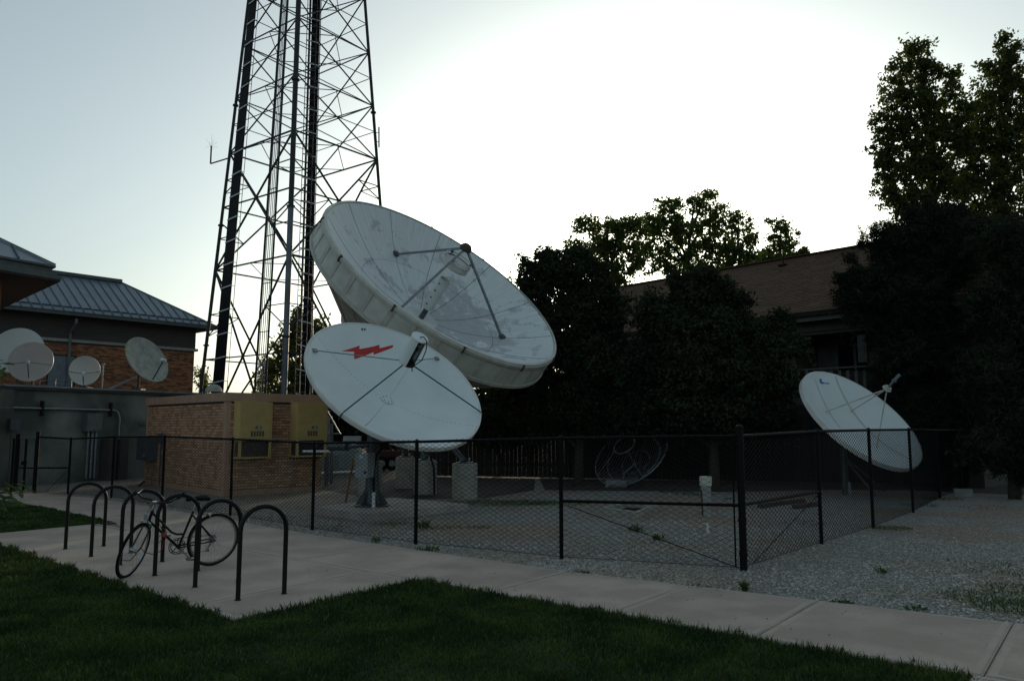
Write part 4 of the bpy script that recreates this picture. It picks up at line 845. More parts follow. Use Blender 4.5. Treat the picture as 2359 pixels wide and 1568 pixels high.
mb.lathe([(.26, 0), (.25, .08), (.19, .17), (.10, .22), (.001, .24)], q, 24); part('dome', mb, 'tan_dish', t, smooth=True)
mb = MB(); mb.tube([zz(q, 0), q], .05, 8); part('mast', mb, 'galv_dark', t)

# --- skeleton mesh dish
D6 = Dish((3.55, 23.3, 1.05), (.35, -.35, .87), 1.30, .35)
ms = thing('wire_mesh_dish', 'dark skeletal wire mesh dish lying tilted behind the fence', 'satellite dish', P(1415, 1120))
D6.c = Vector((3.475, 23, .906)); D6.N = Vector((-.52, -.518, .68)).normalized(); D6.a = D6.N.cross(Vector((0, 0, 1))).normalized(); D6.b = D6.N.cross(D6.a); D6.R = 1.165; D6.D = .38; D6.V = D6.c - D6.N * D6.D
for k in range(28):
    x = -1.10 + 2.2 * k / 27; y1 = math.sqrt(max(0, 1.165 ** 2 - x * x)); mb = MB(); pts = []
    for j in range(9):
        y = -y1 + 2 * y1 * j / 8; pts.append(D6.V + D6.a * x + D6.b * y + D6.N * (D6.D * (x * x + y * y) / 1.165 ** 2))
    mb.tube(pts, .0075 if k not in (13, 15) else .014, 4); part('rib', mb, 'steel_grey', ms)
for r_ in (.45, .85, 1.165):
    mb = MB(); mb.tube([D6.w(r_, 10 * k) for k in range(36)], .016 if r_ > 1 else .010, 5, closed=True); part('hoop', mb, 'galv', ms)
fq = D6.c + D6.N * .42; mb = MB(); mb.tube([fq + (D6.a * math.cos(R(15 * k)) + D6.b * math.sin(R(15 * k))) * .33 for k in range(24)], .022, 6, closed=True); part('feed_ring', mb, 'galv', ms)
for k in range(4):
    t_ = R(45 + 90 * k); mb = MB(); mb.tube([D6.w(1.14, 45 + 90 * k), fq + (D6.a * math.cos(t_) + D6.b * math.sin(t_)) * .33], .011, 5); part('feed_arm', mb, 'galv', ms)
q = P(1436, 1121); mb = MB(); mb.tube([q, q + Vector((0, 0, .35)), D6.V], .05, 8); part('mast', mb, 'galv_dark', ms)
q = P(1418, 1121); mb = MB(); mb.box(q.x - .3, q.y - .1, 0, q.x + .3, q.y + .1, .19); tag(part('concrete_block', mb, 'cinder'), 'pale concrete block under the wire mesh dish', 'block')

# ------------------------------------------------------------------ lattice tower
tw = thing('lattice_tower', 'tall square steel lattice transmission tower with cable runs', 'tower', (-8.75, 32, 0))
def tleg(k, z):
    Rr = 3.86 - (z - 3.36) * .0835; ang = R([-82.5, 7.5, 97.5, 187.5][k]); return Vector((-8.75 - .008 * (z - 3.36) + Rr * math.cos(ang), 32 + Rr * math.sin(ang), z))   # 0 front 1 right 2 back 3 left
lv = [0, 8.1, 13.1, 15.5, 17.9, 20.4, 23.0, 25.7]
for k in range(4):
    mb = MB(); rad = .11 if k == 0 else (.085 if k == 2 else .07)
    mb.tube([tleg(k, 0), tleg(k, 10)], rad, 10); o_ = part('leg', mb, 'tower_pole' if k in (0, 2) else 'tower_steel', tw, smooth=True)
    mb = MB(); mb.tube([tleg(k, 10), tleg(k, 26)], rad * .92, 10); part('upper_leg', mb, 'tower_steel', tw, smooth=True)
    for z in (5, 10, 15.2, 20.4):
        q = tleg(k, z); mb = MB(); mb.lathe([(rad, -.03), (rad + .05, -.03), (rad + .05, .03), (rad, .03)], q, 10); part('flange', mb, 'tower_steel', tw)
def brace(p0, p1, w=.05, name='diagonal_brace'):
    mb = MB(); mb.bar(p0, p1, w, w); part(name, mb, 'tower_steel', tw)
for k in range(4):
    j = (k + 1) % 4
    for i in range(len(lv) - 1):
        z0, z1 = lv[i], lv[i + 1]; a0, a1, b0, b1 = tleg(k, z0), tleg(k, z1), tleg(j, z0), tleg(j, z1); big = i < 2
        w0, w1 = (b0 - a0).length, (b1 - a1).length; f = w0 / (w0 + w1); X_ = a0 + (b1 - a0) * f; zc = X_.z
        brace(a0, b1, .06 if big else .042); brace(b0, a1, .06 if big else .042)
        brace(a1, b1, .055 if big else .04, 'horizontal_strut')
        if big:
            brace(tleg(k, zc), X_, .05, 'horizontal_strut'); brace(X_, tleg(j, zc), .05, 'horizontal_strut')
            for (p, q, leg) in ((a0, X_, k), (a1, X_, k), (b0, X_, j), (b1, X_, j)):
                m_ = (p + q) / 2; brace(m_, tleg(leg, m_.z), .035, 'redundant_brace'); m2 = tleg(leg, (m_.z + zc) / 2 if abs(zc - m_.z) > .2 else m_.z + .4); brace(m_, m2, .035, 'redundant_brace')
        else:
            brace(tleg(k, zc), X_, .026, 'horizontal_strut'); brace(X_, tleg(j, zc), .026, 'horizontal_strut')
for z in lv[1:]:
    ms_ = [(tleg(k, z) + tleg((k + 1) % 4, z)) / 2 for k in range(4)]
    for k in range(4): brace(ms_[k], ms_[(k + 1) % 4], .028, 'plan_brace')
# wide cable ladder on the left front face
def face3(tt, z): return tleg(3, z) + (tleg(0, z) - tleg(3, z)) * tt
def tband(z): return .235 - (z - 3.4) * .0065
for c in range(11):
    mb = MB(); mb.tube([face3(tband(z) - .060 + .0125 * c, z) + Vector((-.0, -.12, 0)) for z in np.linspace(0, 26, 14)], .036, 5); part('coax_cable', mb, 'cable_black', tw)
for z in np.arange(.6, 26, .95):
    mb = MB(); p0 = face3(tband(z) - .070, z) + Vector((0, -.18, -.02)); p1 = face3(tband(z) + .075, z) + Vector((0, -.18, .05)); mb.bar(p0, p1, .03, .05); part('cable_clamp', mb, 'clamp', tw)
    mb = MB(); mb.bar(p1 + Vector((0, .05, 0)), face3(tband(z) + .115, z) + Vector((0, -.1, 0)), .02); part('standoff', mb, 'tower_steel', tw)
mb = MB(); mb.tube([face3(tband(z) + .115, z) + Vector((0, -.1, 0)) for z in np.linspace(0, 26, 8)], .014, 5); part('safety_cable', mb, 'cable_black', tw)
# central vertical cable bundle
for c in range(22):
    x = -8.50 + .0215 * c + random.uniform(-.006, .006); y = 31.0 + (.06 if c % 2 else -.06) + random.uniform(-.02, .02); mb = MB(); mb.tube([(x, y, z) for z in (0, 13, 26)], random.choice((.018, .024, .028)), 5)
    if c in (3, 4, 14): continue
    part('coax_cable', mb, 'cable_black', tw)
for z in np.arange(1, 26, .98):
    mb = MB(); mb.bar((-8.58, 30.86, z + .06), (-8.00, 30.86, z - .10), .03, .045); part('cable_clamp', mb, 'clamp', tw)
# thin pipes on the left front face
for c in range(6):
    mb = MB(); mb.tube([face3(.655 + .024 * c, z) + Vector((0, .2, 0)) for z in (0, 13, 26)], .05 if c == 0 else (.045 if c == 5 else .018), 6); part('riser_pipe', mb, 'tower_steel' if c in (0, 5) else 'galv', tw)
for z in np.arange(1.5, 26, 1.9): brace(face3(.65, z) + Vector((0, .16, 0)), face3(.79, z) + Vector((0, .16, 0)), .03, 'pipe_bracket')
# ladder by the front leg
def lad(x, z): q = tleg(0, z); return Vector((q.x + .28 + x, q.y + .35, z))
for x in (0, .38):
    mb = MB(); mb.tube([lad(x, 0), lad(x, 26)], .016, 5); part('ladder_rail', mb, 'tower_steel', tw)
for z in np.arange(.4, 26, .32):
    mb = MB(); mb.tube([lad(0, z), lad(.38, z)], .010, 4); part('ladder_rung', mb, 'galv', tw)
# side antennas
q = tleg(3, 12.9); mb = MB(); e = q + Vector((-.65, -.3, -.35)); mb.tube([q, e], .03, 6); mb.tube([e, e + Vector((0, 0, .75))], .035, 6)
for k in range(8): mb.tube([e + Vector((0, 0, .75)), e + Vector((math.cos(k * PI / 4) * .25, math.sin(k * PI / 4) * .25, .75 + (.25 if k % 2 else -.05)))], .004, 3)
mb.tube([e + Vector((0, 0, .75)), e + Vector((0, 0, 1.25))], .004, 3); tag(part('whip_antenna', mb, 'tower_steel'), 'small whip antenna on an elbow arm at the left tower leg', 'antenna')
q = tleg(1, 14.2); mb = MB(); mb.tube([q + Vector((.18, 0, -.55)), q + Vector((.16, 0, .35))], .03, 8); mb.tube([q + Vector((0, 0, -.3)), q + Vector((.18, 0, -.3))], .015, 5); mb.tube([q + Vector((0, 0, .1)), q + Vector((.17, 0, .1))], .015, 5); tag(part('rod_antenna', mb, 'tower_steel'), 'short rod antenna clamped to the right tower leg', 'antenna')
# cable bridge behind the shelter
cbr = thing('cable_bridge', 'grey steel cable bridge between the shelter and the tower', 'cable bridge', (-5.0, 23.2, 0))
for (u_, v0, v1, y) in ((751, 905, 1100, 23), (757, 945, 1095, 25), (764, 975, 1090, 24)):
    a_, b_ = A(u_, v0, y), A(u_, v1, y); mb = MB(); mb.tube([zz(b_, 0), a_], .045, 8); part('post', mb, 'galv', cbr)
for (v_, y) in ((926, 23), (935, 23), (958, 24)):
    mb = MB(); mb.bar(A(735, v_, y), A(765, v_ + 3, y), .06); part('tray', mb, 'galv', cbr)
mb = MB(); mb.tube([A(752, 945, 23), A(782, 998, 23)], .03, 6); part('stay', mb, 'galv', cbr)
mb = MB(); mb.tube([A(745, 1000, 24), A(785, 998, 24)], .03, 6); mb.tube([A(752, 1023, 24), A(790, 1018, 24)], .03, 6); part('rail', mb, 'galv', cbr)

# ------------------------------------------------------------------ distant yard behind the compound
mb = MB(); a_, b_ = P(735, 1101), P(830, 1097); mb.tube([zz(a_, .16), zz(b_, .16)], .05, 8); tag(part('barrier_pipe', mb, 'white_pvc'), 'low white barrier pipe at the far edge of the gravel', 'barrier')
t = thing('red_trailer', 'low dark red utility trailer far behind the small dish', 'trailer', A(885, 1090, 31))
q0, q1 = A(860, 1072, 31), A(925, 1042, 31); q0 = zz(q0, .35)
mb = MB(); mb.box(q0.x, q0.y, .35, q1.x, q0.y + 1.6, .75); part('bed', mb, 'trailer_red', t)
for x in np.linspace(q0.x, q1.x - .04, 6): mb = MB(); mb.box(x, q0.y - .02, .75, x + .04, q0.y + .02, 1.0); part('stake', mb, 'trailer_red', t)
for x in (q0.x + .35, q1.x - .35):
    c = Vector((x, q0.y - .03, .28)); mb = MB(); mb.tube([c + Vector((0, -.09, 0)), c + Vector((0, .09, 0))], .28, 18); w_ = part('wheel', mb, 'rubber', t, smooth=True)
    mb = MB(); mb.tube([c + Vector((0, -.10, 0)), c + Vector((0, -.07, 0))], .13, 12); part('hub', mb, 'galv', w_)
mb = MB(); mb.tube([(q1.x, q0.y + .8, .4), (q1.x + .9, q0.y + .8, .35)], .04, 6); part('drawbar', mb, 'trailer_red', t)
# tarp covered mound
n_ = 20; vs = []; c = A(792, 1070, 30); c.z = 0
for i in range(n_):
    for j in range(n_):
        x = -1 + 2 * i / (n_ - 1); y = -1 + 2 * j / (n_ - 1); h = max(0, (1 - x ** 4) * (1 - y ** 4)) * (.95 + .12 * math.sin(5 * x + 2 * y) + .08 * math.sin(9 * y)); vs.append(c + Vector((x * .95, y * .7, h)))
mb = MB(); mb.add(vs, [(i * n_ + j, i * n_ + j + 1, (i + 1) * n_ + j + 1, (i + 1) * n_ + j) for i in range(n_ - 1) for j in range(n_ - 1)]); tag(part('tarp_mound', mb, 'tarp', smooth=True), 'pale green tarpaulin mound beyond the white barrier pipe', 'tarpaulin')
t = thing('wire_crate', 'dark wire grid crate side leaning beside the shelter end', 'crate', A(752, 1095, 27)); a_, b_ = A(748, 1090, 27), A(778, 1050, 27); a_.z = .05
mb = MB()
for k in range(12): x = a_.x + (b_.x - a_.x) * k / 11; mb.tube([(x, a_.y, a_.z), (x + .03, a_.y + .1, b_.z)], .008, 3)
for k in range(6): z = a_.z + (b_.z - a_.z) * k / 5; mb.tube([(a_.x, a_.y + .02 * k, z), (b_.x, a_.y + .02 * k, z)], .008, 3)
part('grid', mb, 'galv_dark', t, kind='stuff')

# dark timber fence behind the compound
tf = thing('timber_fence', 'dark vertical board fence in shadow behind the compound', 'fence', (1, 25, 0))
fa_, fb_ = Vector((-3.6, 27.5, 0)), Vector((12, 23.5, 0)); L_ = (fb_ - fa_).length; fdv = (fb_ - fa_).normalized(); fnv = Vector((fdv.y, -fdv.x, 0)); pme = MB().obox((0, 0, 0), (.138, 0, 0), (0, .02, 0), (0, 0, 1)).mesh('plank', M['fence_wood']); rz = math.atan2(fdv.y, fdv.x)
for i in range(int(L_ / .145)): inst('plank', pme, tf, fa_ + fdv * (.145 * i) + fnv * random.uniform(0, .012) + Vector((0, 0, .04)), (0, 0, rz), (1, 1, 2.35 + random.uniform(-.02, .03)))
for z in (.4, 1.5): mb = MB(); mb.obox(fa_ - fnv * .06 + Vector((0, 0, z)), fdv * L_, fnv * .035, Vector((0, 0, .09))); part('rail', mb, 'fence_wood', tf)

# ------------------------------------------------------------------ small things on the compound gravel
q = P(1627, 1187); t = thing('vent_pipe', 'cream capped vent pipe standing on the compound gravel', 'pipe', q)
mb = MB(); mb.cyl(q, q + Vector((0, 0, .62)), .10, n=20); part('pipe', mb, 'pipe_body', t, smooth=True)
mb = MB(); mb.lathe([(.10, .58), (.118, .58), (.122, .74), (.11, .76), (.001, .765)], q, 20); part('cap', mb, 'pvc_cream', t, smooth=True)
mb = MB(); mb.tube([q + Vector((-.1, -.04, .5)), q + Vector((-.09, -.06, .02))], .012, 5); part('wire', mb, 'rust_dark', t)
q = P(1630, 1228); mb = MB(); mb.cyl(q, q + Vector((0, 0, .17)), .022, n=8); tag(part('marker_stub', mb, 'white_pvc'), 'small white marker stub in the gravel near the vent pipe', 'marker')
t = thing('concrete_curb_box', 'low concrete frame with open dark top set in the gravel', 'manhole frame', P(1455, 1190)); cn = [P(1390, 1184), P(1466, 1196), P(1524, 1172), P(1440, 1168)]; cc = sum(cn, Vector()) / 4
for k in range(4):
    a_, b_ = cn[k], cn[(k + 1) % 4]; ai, bi = a_ + (cc - a_) * .2, b_ + (cc - b_) * .2; mb = MB(); mb.hexa([zz(x, -.02) for x in (a_, b_, bi, ai)] + [zz(x, .13) for x in (a_, b_, bi, ai)]); part('curb', mb, 'concrete_pier', t)
mb = MB(); mb.add([zz(x + (cc - x) * .18, .02) for x in cn], [(0, 1, 2, 3)]); part('pit_floor', mb, 'rust_dark', t)
for k, (a_, b_) in enumerate((((1750, 1170), (1800, 1162)), ((1795, 1163), (1850, 1157)), ((1830, 1172), (1885, 1164)))):
    p0, p1 = P(*a_), P(*b_); mb = MB(); mb.bar(p0 + Vector((0, 0, .045)), p1 + Vector((0, 0, .045)), .12, .08)
    tag(part('timber', mb, 'timber'), ['weathered timber nearest the corner post on the gravel', 'middle weathered timber behind the side fence', 'third weathered timber farther along the side fence'][k], 'timber', 'old timbers lying on the gravel')
q = P(2218, 1143); t = thing('cinder_block', 'pale cinder block lying on the gravel at the end of the side fence', 'block', q)
bd_ = Vector((.95, -.3, 0)).normalized(); bn_ = Vector((-.3, -.95, 0)).normalized()
mb = MB(); mb.obox(q - bd_ * .2 + bn_ * .08, bd_ * .4, -bn_ * .03, (0, 0, .19)); mb.obox(q - bd_ * .2 - bn_ * .08, bd_ * .4, bn_ * .03, (0, 0, .19))
for x in (-.2, -.02, .165): mb.obox(q + bd_ * x - bn_ * .05, bd_ * .035, bn_ * .10, (0, 0, .19))
mb.obox(q - bd_ * .165 - bn_ * .05 + Vector((0, 0, .15)), bd_ * .33, bn_ * .1, (0, 0, .02)); part('body', mb, 'cinder', t)

# ------------------------------------------------------------------ chain link fences
def chain_mesh(mb, a, b, ztop0, ztop1, z0=.03):
    a, b = Vector((a.x, a.y, 0)), Vector((b.x, b.y, 0)); d = (b - a); L = d.length; d.normalize(); nrm = Vector((d.y, -d.x, 0)); w = .060; hgt = .064
    n = int(L / w); V = []; F = []; r = .0043
    for i in range(n + 1):
        for ph in (0,):
            zt = ztop0 + (ztop1 - ztop0) * i / max(1, n) + .035; m = int((zt - z0) / (hgt / 2)); base = len(V)
            for j in range(m + 1):
                x = (i + (.5 if (j + i) % 2 else -.5) * 1.0) * w + w * .5; x = min(max(x, 0), L); o = .004 if (j + i) % 2 else -.004
                p = a + d * x + Vector((0, 0, z0 + j * hgt / 2)) + nrm * o; V += [p + d * r, p - d * r * .6 + nrm * r, p - d * r * .6 - nrm * r]
            for j in range(m):
                k = base + 3 * j; F += [(k, k + 1, k + 4, k + 3), (k + 1, k + 2, k + 5, k + 4), (k + 2, k, k + 3, k + 5)]
            # knuckle above the rail
    mb.add(V, F)
def fence(name, label, posts, group=None, big=(), midrails=(), rods=(), cap_thick=.045):
    """posts: list of (base point, height)"""
    t = thing(name, label, 'fence', posts[0][0])
    for i, (p, h) in enumerate(posts):
        r = .045 if i in big else .028; mb = MB(); hh = h + (.10 if i in big else .0); mb.cyl(p + Vector((0, 0, -.02)), p + Vector((0, 0, hh)), r, n=12); po = part('post', mb, 'fence_black', t, smooth=True)
        mb = MB(); mb.lathe([(r + .004, hh - .01), (r + .006, hh + .015), (r * .7, hh + .035), (.001, hh + .045)], p, 12); part('post_cap', mb, 'fence_black', po, smooth=True)
        if i in big:
            for z in (.2, .6, 1.0, h - .15): mb = MB(); mb.lathe([(r + .001, z - .02), (r + .008, z - .02), (r + .008, z + .02), (r + .001, z + .02)], p, 12); part('tension_band', mb, 'fence_black', po)
    for i in range(len(posts) - 1):
        (p, h), (q, k) = posts[i], posts[i + 1]; mb = MB(); mb.tube([p + Vector((0, 0, h)), q + Vector((0, 0, k))], .022, 10); part('top_rail', mb, 'fence_black', t, smooth=True)
        mb = MB(); chain_mesh(mb, p + (C0 - p).normalized() * .03, q + (C0 - q).normalized() * .03, h, k); o = part('chain_link', mb, 'fence_black', t, kind='stuff')
        mb = MB(); mb.tube([p + Vector((0, 0, .035)), q + Vector((0, 0, .035))], .003, 4); part('bottom_wire', mb, 'fence_black', t)
    for (i, z0, z1) in midrails:
        (p, h), (q, k) = posts[i], posts[i + 1]; mb = MB(); mb.tube([p + Vector((0, 0, z0)), q + Vector((0, 0, z1))], .021, 8); part('mid_rail', mb, 'fence_black', t, smooth=True)
    for (i, f0, z0, f1, z1) in rods:
        (p, h), (q, k) = posts[i], posts[i + 1]; mb = MB(); mb.tube([p + (q - p) * f0 + Vector((0, 0, z0)), p + (q - p) * f1 + Vector((0, 0, z1))], .006, 5); part('truss_rod', mb, 'fence_black', t)
    return t
def fp_(u, v, ut, vt):
    p = P(u, v); return p, A(ut, vt, p.y).z
front = [fp_(79, 1136, 79, 1006), fp_(156, 1138, 157, 1010), fp_(256, 1146, 259, 1006), fp_(372, 1167, 375, 1005), fp_(530, 1187, 530, 1011), fp_(719, 1220, 716, 1020), fp_(957, 1253, 956, 1017), fp_(1293, 1287, 1290, 1009), fp_(1713, 1313, 1700, 1004)]
p7, h7 = front[7]; p8, h8 = front[8]
zm7 = A(1293, 1153, p7.y).z; zm8 = A(1700, 1163, p8.y).z
zr0 = A(158, 1077, front[1][0].y).z; zr1 = A(80, 1077, front[0][0].y).z
fence('chain_link_fence', 'long black chain link fence along the sidewalk ending at a heavy corner post', front, big=(0, 8), midrails=((7, zm7, zm8), (0, zr1, zr0)), rods=((7, .04, zm7 - .06, .97, .03), (0, .97, zr0 - .05, .35, .05)))
# tension bar beside the corner post
mb = MB(); q = p8 + (p7 - p8).normalized() * .09; mb.obox(q + Vector((-.012, 0, .04)), (.02, 0, 0), (0, .006, 0), (0, 0, h8 - .08)); tag(part('tension_bar', mb, 'fence_black'), 'flat black tension bar standing just left of the corner post', 'tension bar')
side_ = [(p8 + Vector((.02, .06, 0)), h8)] + [fp_(1892, 1253, 1879, 993), fp_(2011, 1216, 1996, 990), fp_(2103, 1180, 2087, 989), fp_(2165, 1147, 2155, 990), fp_(2215, 1130, 2205, 990), fp_(2240, 1118, 2232, 990)]
sr0, sr1 = A(1712, 1163, p8.y).z, A(1882, 1131, side_[1][0].y).z
fence('chain_link_fence', 'black chain link side fence running back from the corner post to the trees', side_, midrails=((0, sr0, sr1),), rods=((0, .97, sr1 - .05, .1, .04),))
# gate at the far left
g0, gh = fp_(33, 1134, 33, 1008); g1, gk = front[0]
gt = thing('chain_link_gate', 'narrow black chain link gate between two thick posts at the far left', 'gate', g0)
mb = MB(); mb.cyl(g0, g0 + Vector((0, 0, gh + .1)), .05, n=12); part('gate_post', mb, 'fence_black', gt, smooth=True)
mid = g0 + (g1 - g0) * .44
for (pa, pb_) in ((g0 + (g1 - g0) * .08, mid - (g1 - g0) * .02), (mid + (g1 - g0) * .02, g1 - (g1 - g0) * .08)):
    mb = MB(); mb.tube([pa + Vector((0, 0, .08)), pa + Vector((0, 0, gh - .03)), pb_ + Vector((0, 0, gh - .03)), pb_ + Vector((0, 0, .08))], .022, 8, closed=True); mb.tube([pa + Vector((0, 0, .65)), pb_ + Vector((0, 0, .65))], .018, 8); lf = part('gate_leaf', mb, 'fence_black', gt)
    mb = MB(); chain_mesh(mb, pa, pb_, gh - .08, gh - .08, .1); part('chain_link', mb, 'fence_black', lf, kind='stuff')
mb = MB(); mb.cbox(mid + Vector((0, -.04, .78)), (.12, 0, 0), (0, .06, 0), (0, 0, .1)); part('latch', mb, 'fence_black', gt)
q = P(24, 1137); mb = MB(); mb.cyl(q, q + Vector((0, 0, gh)), .03, n=10); tag(part('end_post', mb, 'fence_black'), 'plain black post left of the chain link gate', 'post')

# ------------------------------------------------------------------ bike racks
rk = thing('bike_rack', 'x', 'bike rack', (0, 0, 0), 'black hoop bike racks in a row')
mb = MB(); wR_, hR_, rb = .48, .90, .235; pts = [(0, 0, 0), (0, 0, hR_ - rb)]
for i in range(1, 13): t_ = PI - PI * i / 12; pts.append((wR_ / 2 + math.cos(t_) * wR_ / 2, 0, hR_ - rb + math.sin(t_) * rb))
pts.append((wR_, 0, 0)); mb.tube(pts, .024, 14); part('hoop', mb, 'rack_black', rk, smooth=True, local=True)
for x in (0, wR_):
    mb = MB(); mb.lathe([(.024, 0), (.034, 0), (.032, .006), (.0245, .008)], (x, 0, 0), 14); part('foot_collar', mb, 'rack_black', rk, local=True)
near = [(-2.72, 7.95), (-3.40, 8.58), (-4.13, 9.23), (-4.87, 9.91), (-5.57, 10.54), (-6.27, 11.17)]; far = [(-2.36, 8.24), (-3.04, 8.91), (-3.75, 9.52), (-4.46, 10.15), (-5.17, 10.84), (-5.85, 11.46)]
rlab = ['black hoop rack nearest the viewer, at the right end of the row', 'second black hoop rack from the right, in front of the rear bicycle wheel', 'black hoop rack the bicycle leans on', 'black hoop rack just left of the bicycle, behind its front wheel', 'second black hoop rack from the left end of the row', 'black hoop rack farthest away, at the left end of the row']
kids = list(rk.children)
for i in range(6):
    if i == 0: o = rk
    else:
        o = rk.copy(); COL.objects.link(o)
        for c in kids: k_ = c.copy(); COL.objects.link(k_); k_.parent = o
    o.location = (*near[i], .031); o.rotation_euler = (0, 0, math.atan2(far[i][1] - near[i][1], far[i][0] - near[i][0]) + random.uniform(-.02, .02)); o['label'] = rlab[i]

# ------------------------------------------------------------------ bicycle
bk = thing('bicycle', 'black step-through bicycle leaning on a hoop rack, front wheel turned', 'bicycle', (-3.73, 9.87, .031))
fwd = math.atan2(9.18 - 9.8, -4.52 + 3.77) + R(4); LEAN = R(9)
bk.rotation_euler = (-LEAN, 0, fwd); bk.rotation_mode = 'XYZ'
WR = .325
def wheel(parent, cx, cz, M4=None, cassette=False, tyre='rubber'):
    f = (lambda p: M4 @ Vector(p)) if M4 else (lambda p: Vector(p))
    ringp = lambda r_, n=48: [f((cx + r_ * math.cos(2 * PI * k / n), 0, cz + r_ * math.sin(2 * PI * k / n))) for k in range(n)]
    mb = MB(); mb.tube(ringp(WR - .016), .0165, 8, closed=True); w_ = part('wheel', mb, 'rubber', parent, smooth=True, local=True)
    mb = MB(); mb.tube(ringp(WR - .030), .0135, 6, closed=True); part('tyre_wall', mb, tyre, w_, smooth=True, local=True)
    mb = MB(); mb.tube(ringp(WR - .043), .010, 6, closed=True); part('rim', mb, 'chrome', w_, smooth=True, local=True)
    mb = MB()
    for k in range(32):
        a_ = 2 * PI * k / 32; h_ = a_ + (.55 if (k // 2) % 2 else -.55); y = .03 if k % 2 else -.03
        mb.tube([f((cx + .022 * math.cos(h_), y, cz + .022 * math.sin(h_))), f((cx + (WR - .05) * math.cos(a_), 0, cz + (WR - .05) * math.sin(a_)))], .0013, 3)
    part('spokes', mb, 'steel_grey', w_, local=True, kind='stuff')
    mb = MB(); mb.tube([f((cx, -.045, cz)), f((cx, -.03, cz)), f((cx, .03, cz)), f((cx, .045, cz))], [.02, .022, .022, .02], 12); mb.tube([f((cx, -.065, cz)), f((cx, .065, cz))], .006, 8); part('hub', mb, 'chrome', w_, smooth=True, local=True)
    if cassette:
        mb = MB()
        for j, r_ in enumerate((.052, .046, .040, .035, .030)): mb.tube([f((cx, -.032 - .004 * j, cz)), f((cx, -.034 - .004 * j, cz))], r_, 20)
        part('cassette', mb, 'steel_grey', w_, local=True)
    return w_
RX, RZ = 0.0, WR
wr = wheel(bk, RX, RZ, None, True, 'tyre_tan')
mb = MB(); mb.tube([(math.cos(a_) * (WR - .075) , -.004, RZ + math.sin(a_) * (WR - .075)) for a_ in np.linspace(-1.95, -1.75, 3)], .012, 4); part('reflector', mb, 'white_pvc', wr, local=True)
BB = Vector((.42, 0, .275)); ST = Vector((.285, 0, .70)); HT0 = Vector((.80, 0, .60)); HT1 = Vector((.765, 0, .745))
def tubep(name, pts, r, m='bike_black', par=bk, n=10):
    mb = MB(); mb.tube(pts, r, n); return part(name, mb, m, par, smooth=True, local=True)
fr = tubep('frame', [BB + Vector((0, -.035, 0)), BB + Vector((0, .035, 0))], .022)
tubep('seat_tube', [BB, ST], .0145, par=fr); tubep('down_tube', [BB, HT0 + Vector((0, 0, .03))], .0155, par=fr)
tt_ = [HT1 - Vector((-.005, 0, .03)), Vector((.70, 0, .655)), Vector((.60, 0, .545)), Vector((.52, 0, .465)), Vector((.46, 0, .435)), Vector((.372, 0, .43))]
tubep('top_tube', tt_, .0135, par=fr); tubep('head_tube', [HT0, HT1], .018, par=fr)
for y in (-1, 1):
    tubep('chain_stay', [BB + Vector((0, .03 * y, 0)), Vector((RX + .02, .06 * y, RZ))], .008, par=fr)
    tubep('seat_stay', [ST - Vector((-.012, 0, .04)) + Vector((0, .02 * y, 0)), Vector((RX, .06 * y, RZ))], .007, par=fr)
tubep('seat_post', [ST, ST + Vector((-.035, 0, .14))], .0125, 'chrome')
sq = ST + Vector((-.04, 0, .16)); mb = MB(); prof = []
for x, w_, h_ in ((-.13, .055, .0), (-.12, .08, .01), (-.05, .075, .012), (.0, .035, .005), (.1, .02, .004), (.14, .008, .0)):
    for (yy, zz2) in ((-w_, h_ - .035), (-w_, h_), (0, h_ + .012), (w_, h_), (w_, h_ - .035)): prof.append(sq + Vector((x, yy, zz2)))
fs = [(i * 5 + j, i * 5 + j + 1, i * 5 + j + 6, i * 5 + j + 5) for i in range(5) for j in range(4)] + [(0, 1, 2, 3, 4), (29, 28, 27, 26, 25)] + [(i * 5 + 4, i * 5, i * 5 + 5, i * 5 + 9) for i in range(5)]
mb.add(prof, fs); part('saddle', mb, 'rubber', bk, smooth=True, local=True)
# steered assembly
STEER = R(44); hx = (HT1 - HT0).normalized(); Mst = Matrix.Translation(HT0) @ Matrix.Rotation(STEER, 4, hx) @ Matrix.Translation(-HT0)
def S(p): return Mst @ Vector(p)
FX = .99
for y in (-1, 1):
    tubep('fork_blade', [S(HT0 + Vector((.0, .045 * y, -.03))), S((.87, .047 * y, .46)), S((.93, .048 * y, .36)), S((FX, .048 * y, WR - .0))], .009)
tubep('fork_crown', [S(HT0 + Vector((0, -.05, -.02))), S(HT0 + Vector((0, .05, -.02)))], .015, 'chrome')
wf = wheel(bk, FX, WR, Mst)
tubep('handlebar_stem', [S(HT1), S(HT1 + hx * .09), S(HT1 + hx * .12 + Vector((.07, 0, .02)))], .012, 'chrome')
hbx = HT1 + hx * .12 + Vector((.07, 0, .02))
tubep('handlebar', [S(hbx + Vector(p)) for p in ((-.17, -.25, .10), (-.10, -.245, .08), (.02, -.22, .05), (.05, -.12, .01), (0, 0, 0), (.05, .12, .01), (.02, .22, .05), (-.10, .245, .08), (-.17, .25, .10))], .0115, 'bike_black')
for y in (-1, 1):
    tubep('grip', [S(hbx + Vector((-.19, .25 * y, .105))), S(hbx + Vector((-.08, .245 * y, .076)))], .018, 'rubber')
    tubep('brake_lever', [S(hbx + Vector((.02, .2 * y, .04))), S(hbx + Vector((-.04, .21 * y, .02))), S(hbx + Vector((-.12, .215 * y, .035)))], .006, 'steel_grey')
mb = MB(); q = S(hbx + Vector((.06, .05, .0))); mb.cbox(q, (.05, 0, 0), (0, .05, 0), (0, 0, .035)); part('bell', mb, 'chrome', bk, local=True)
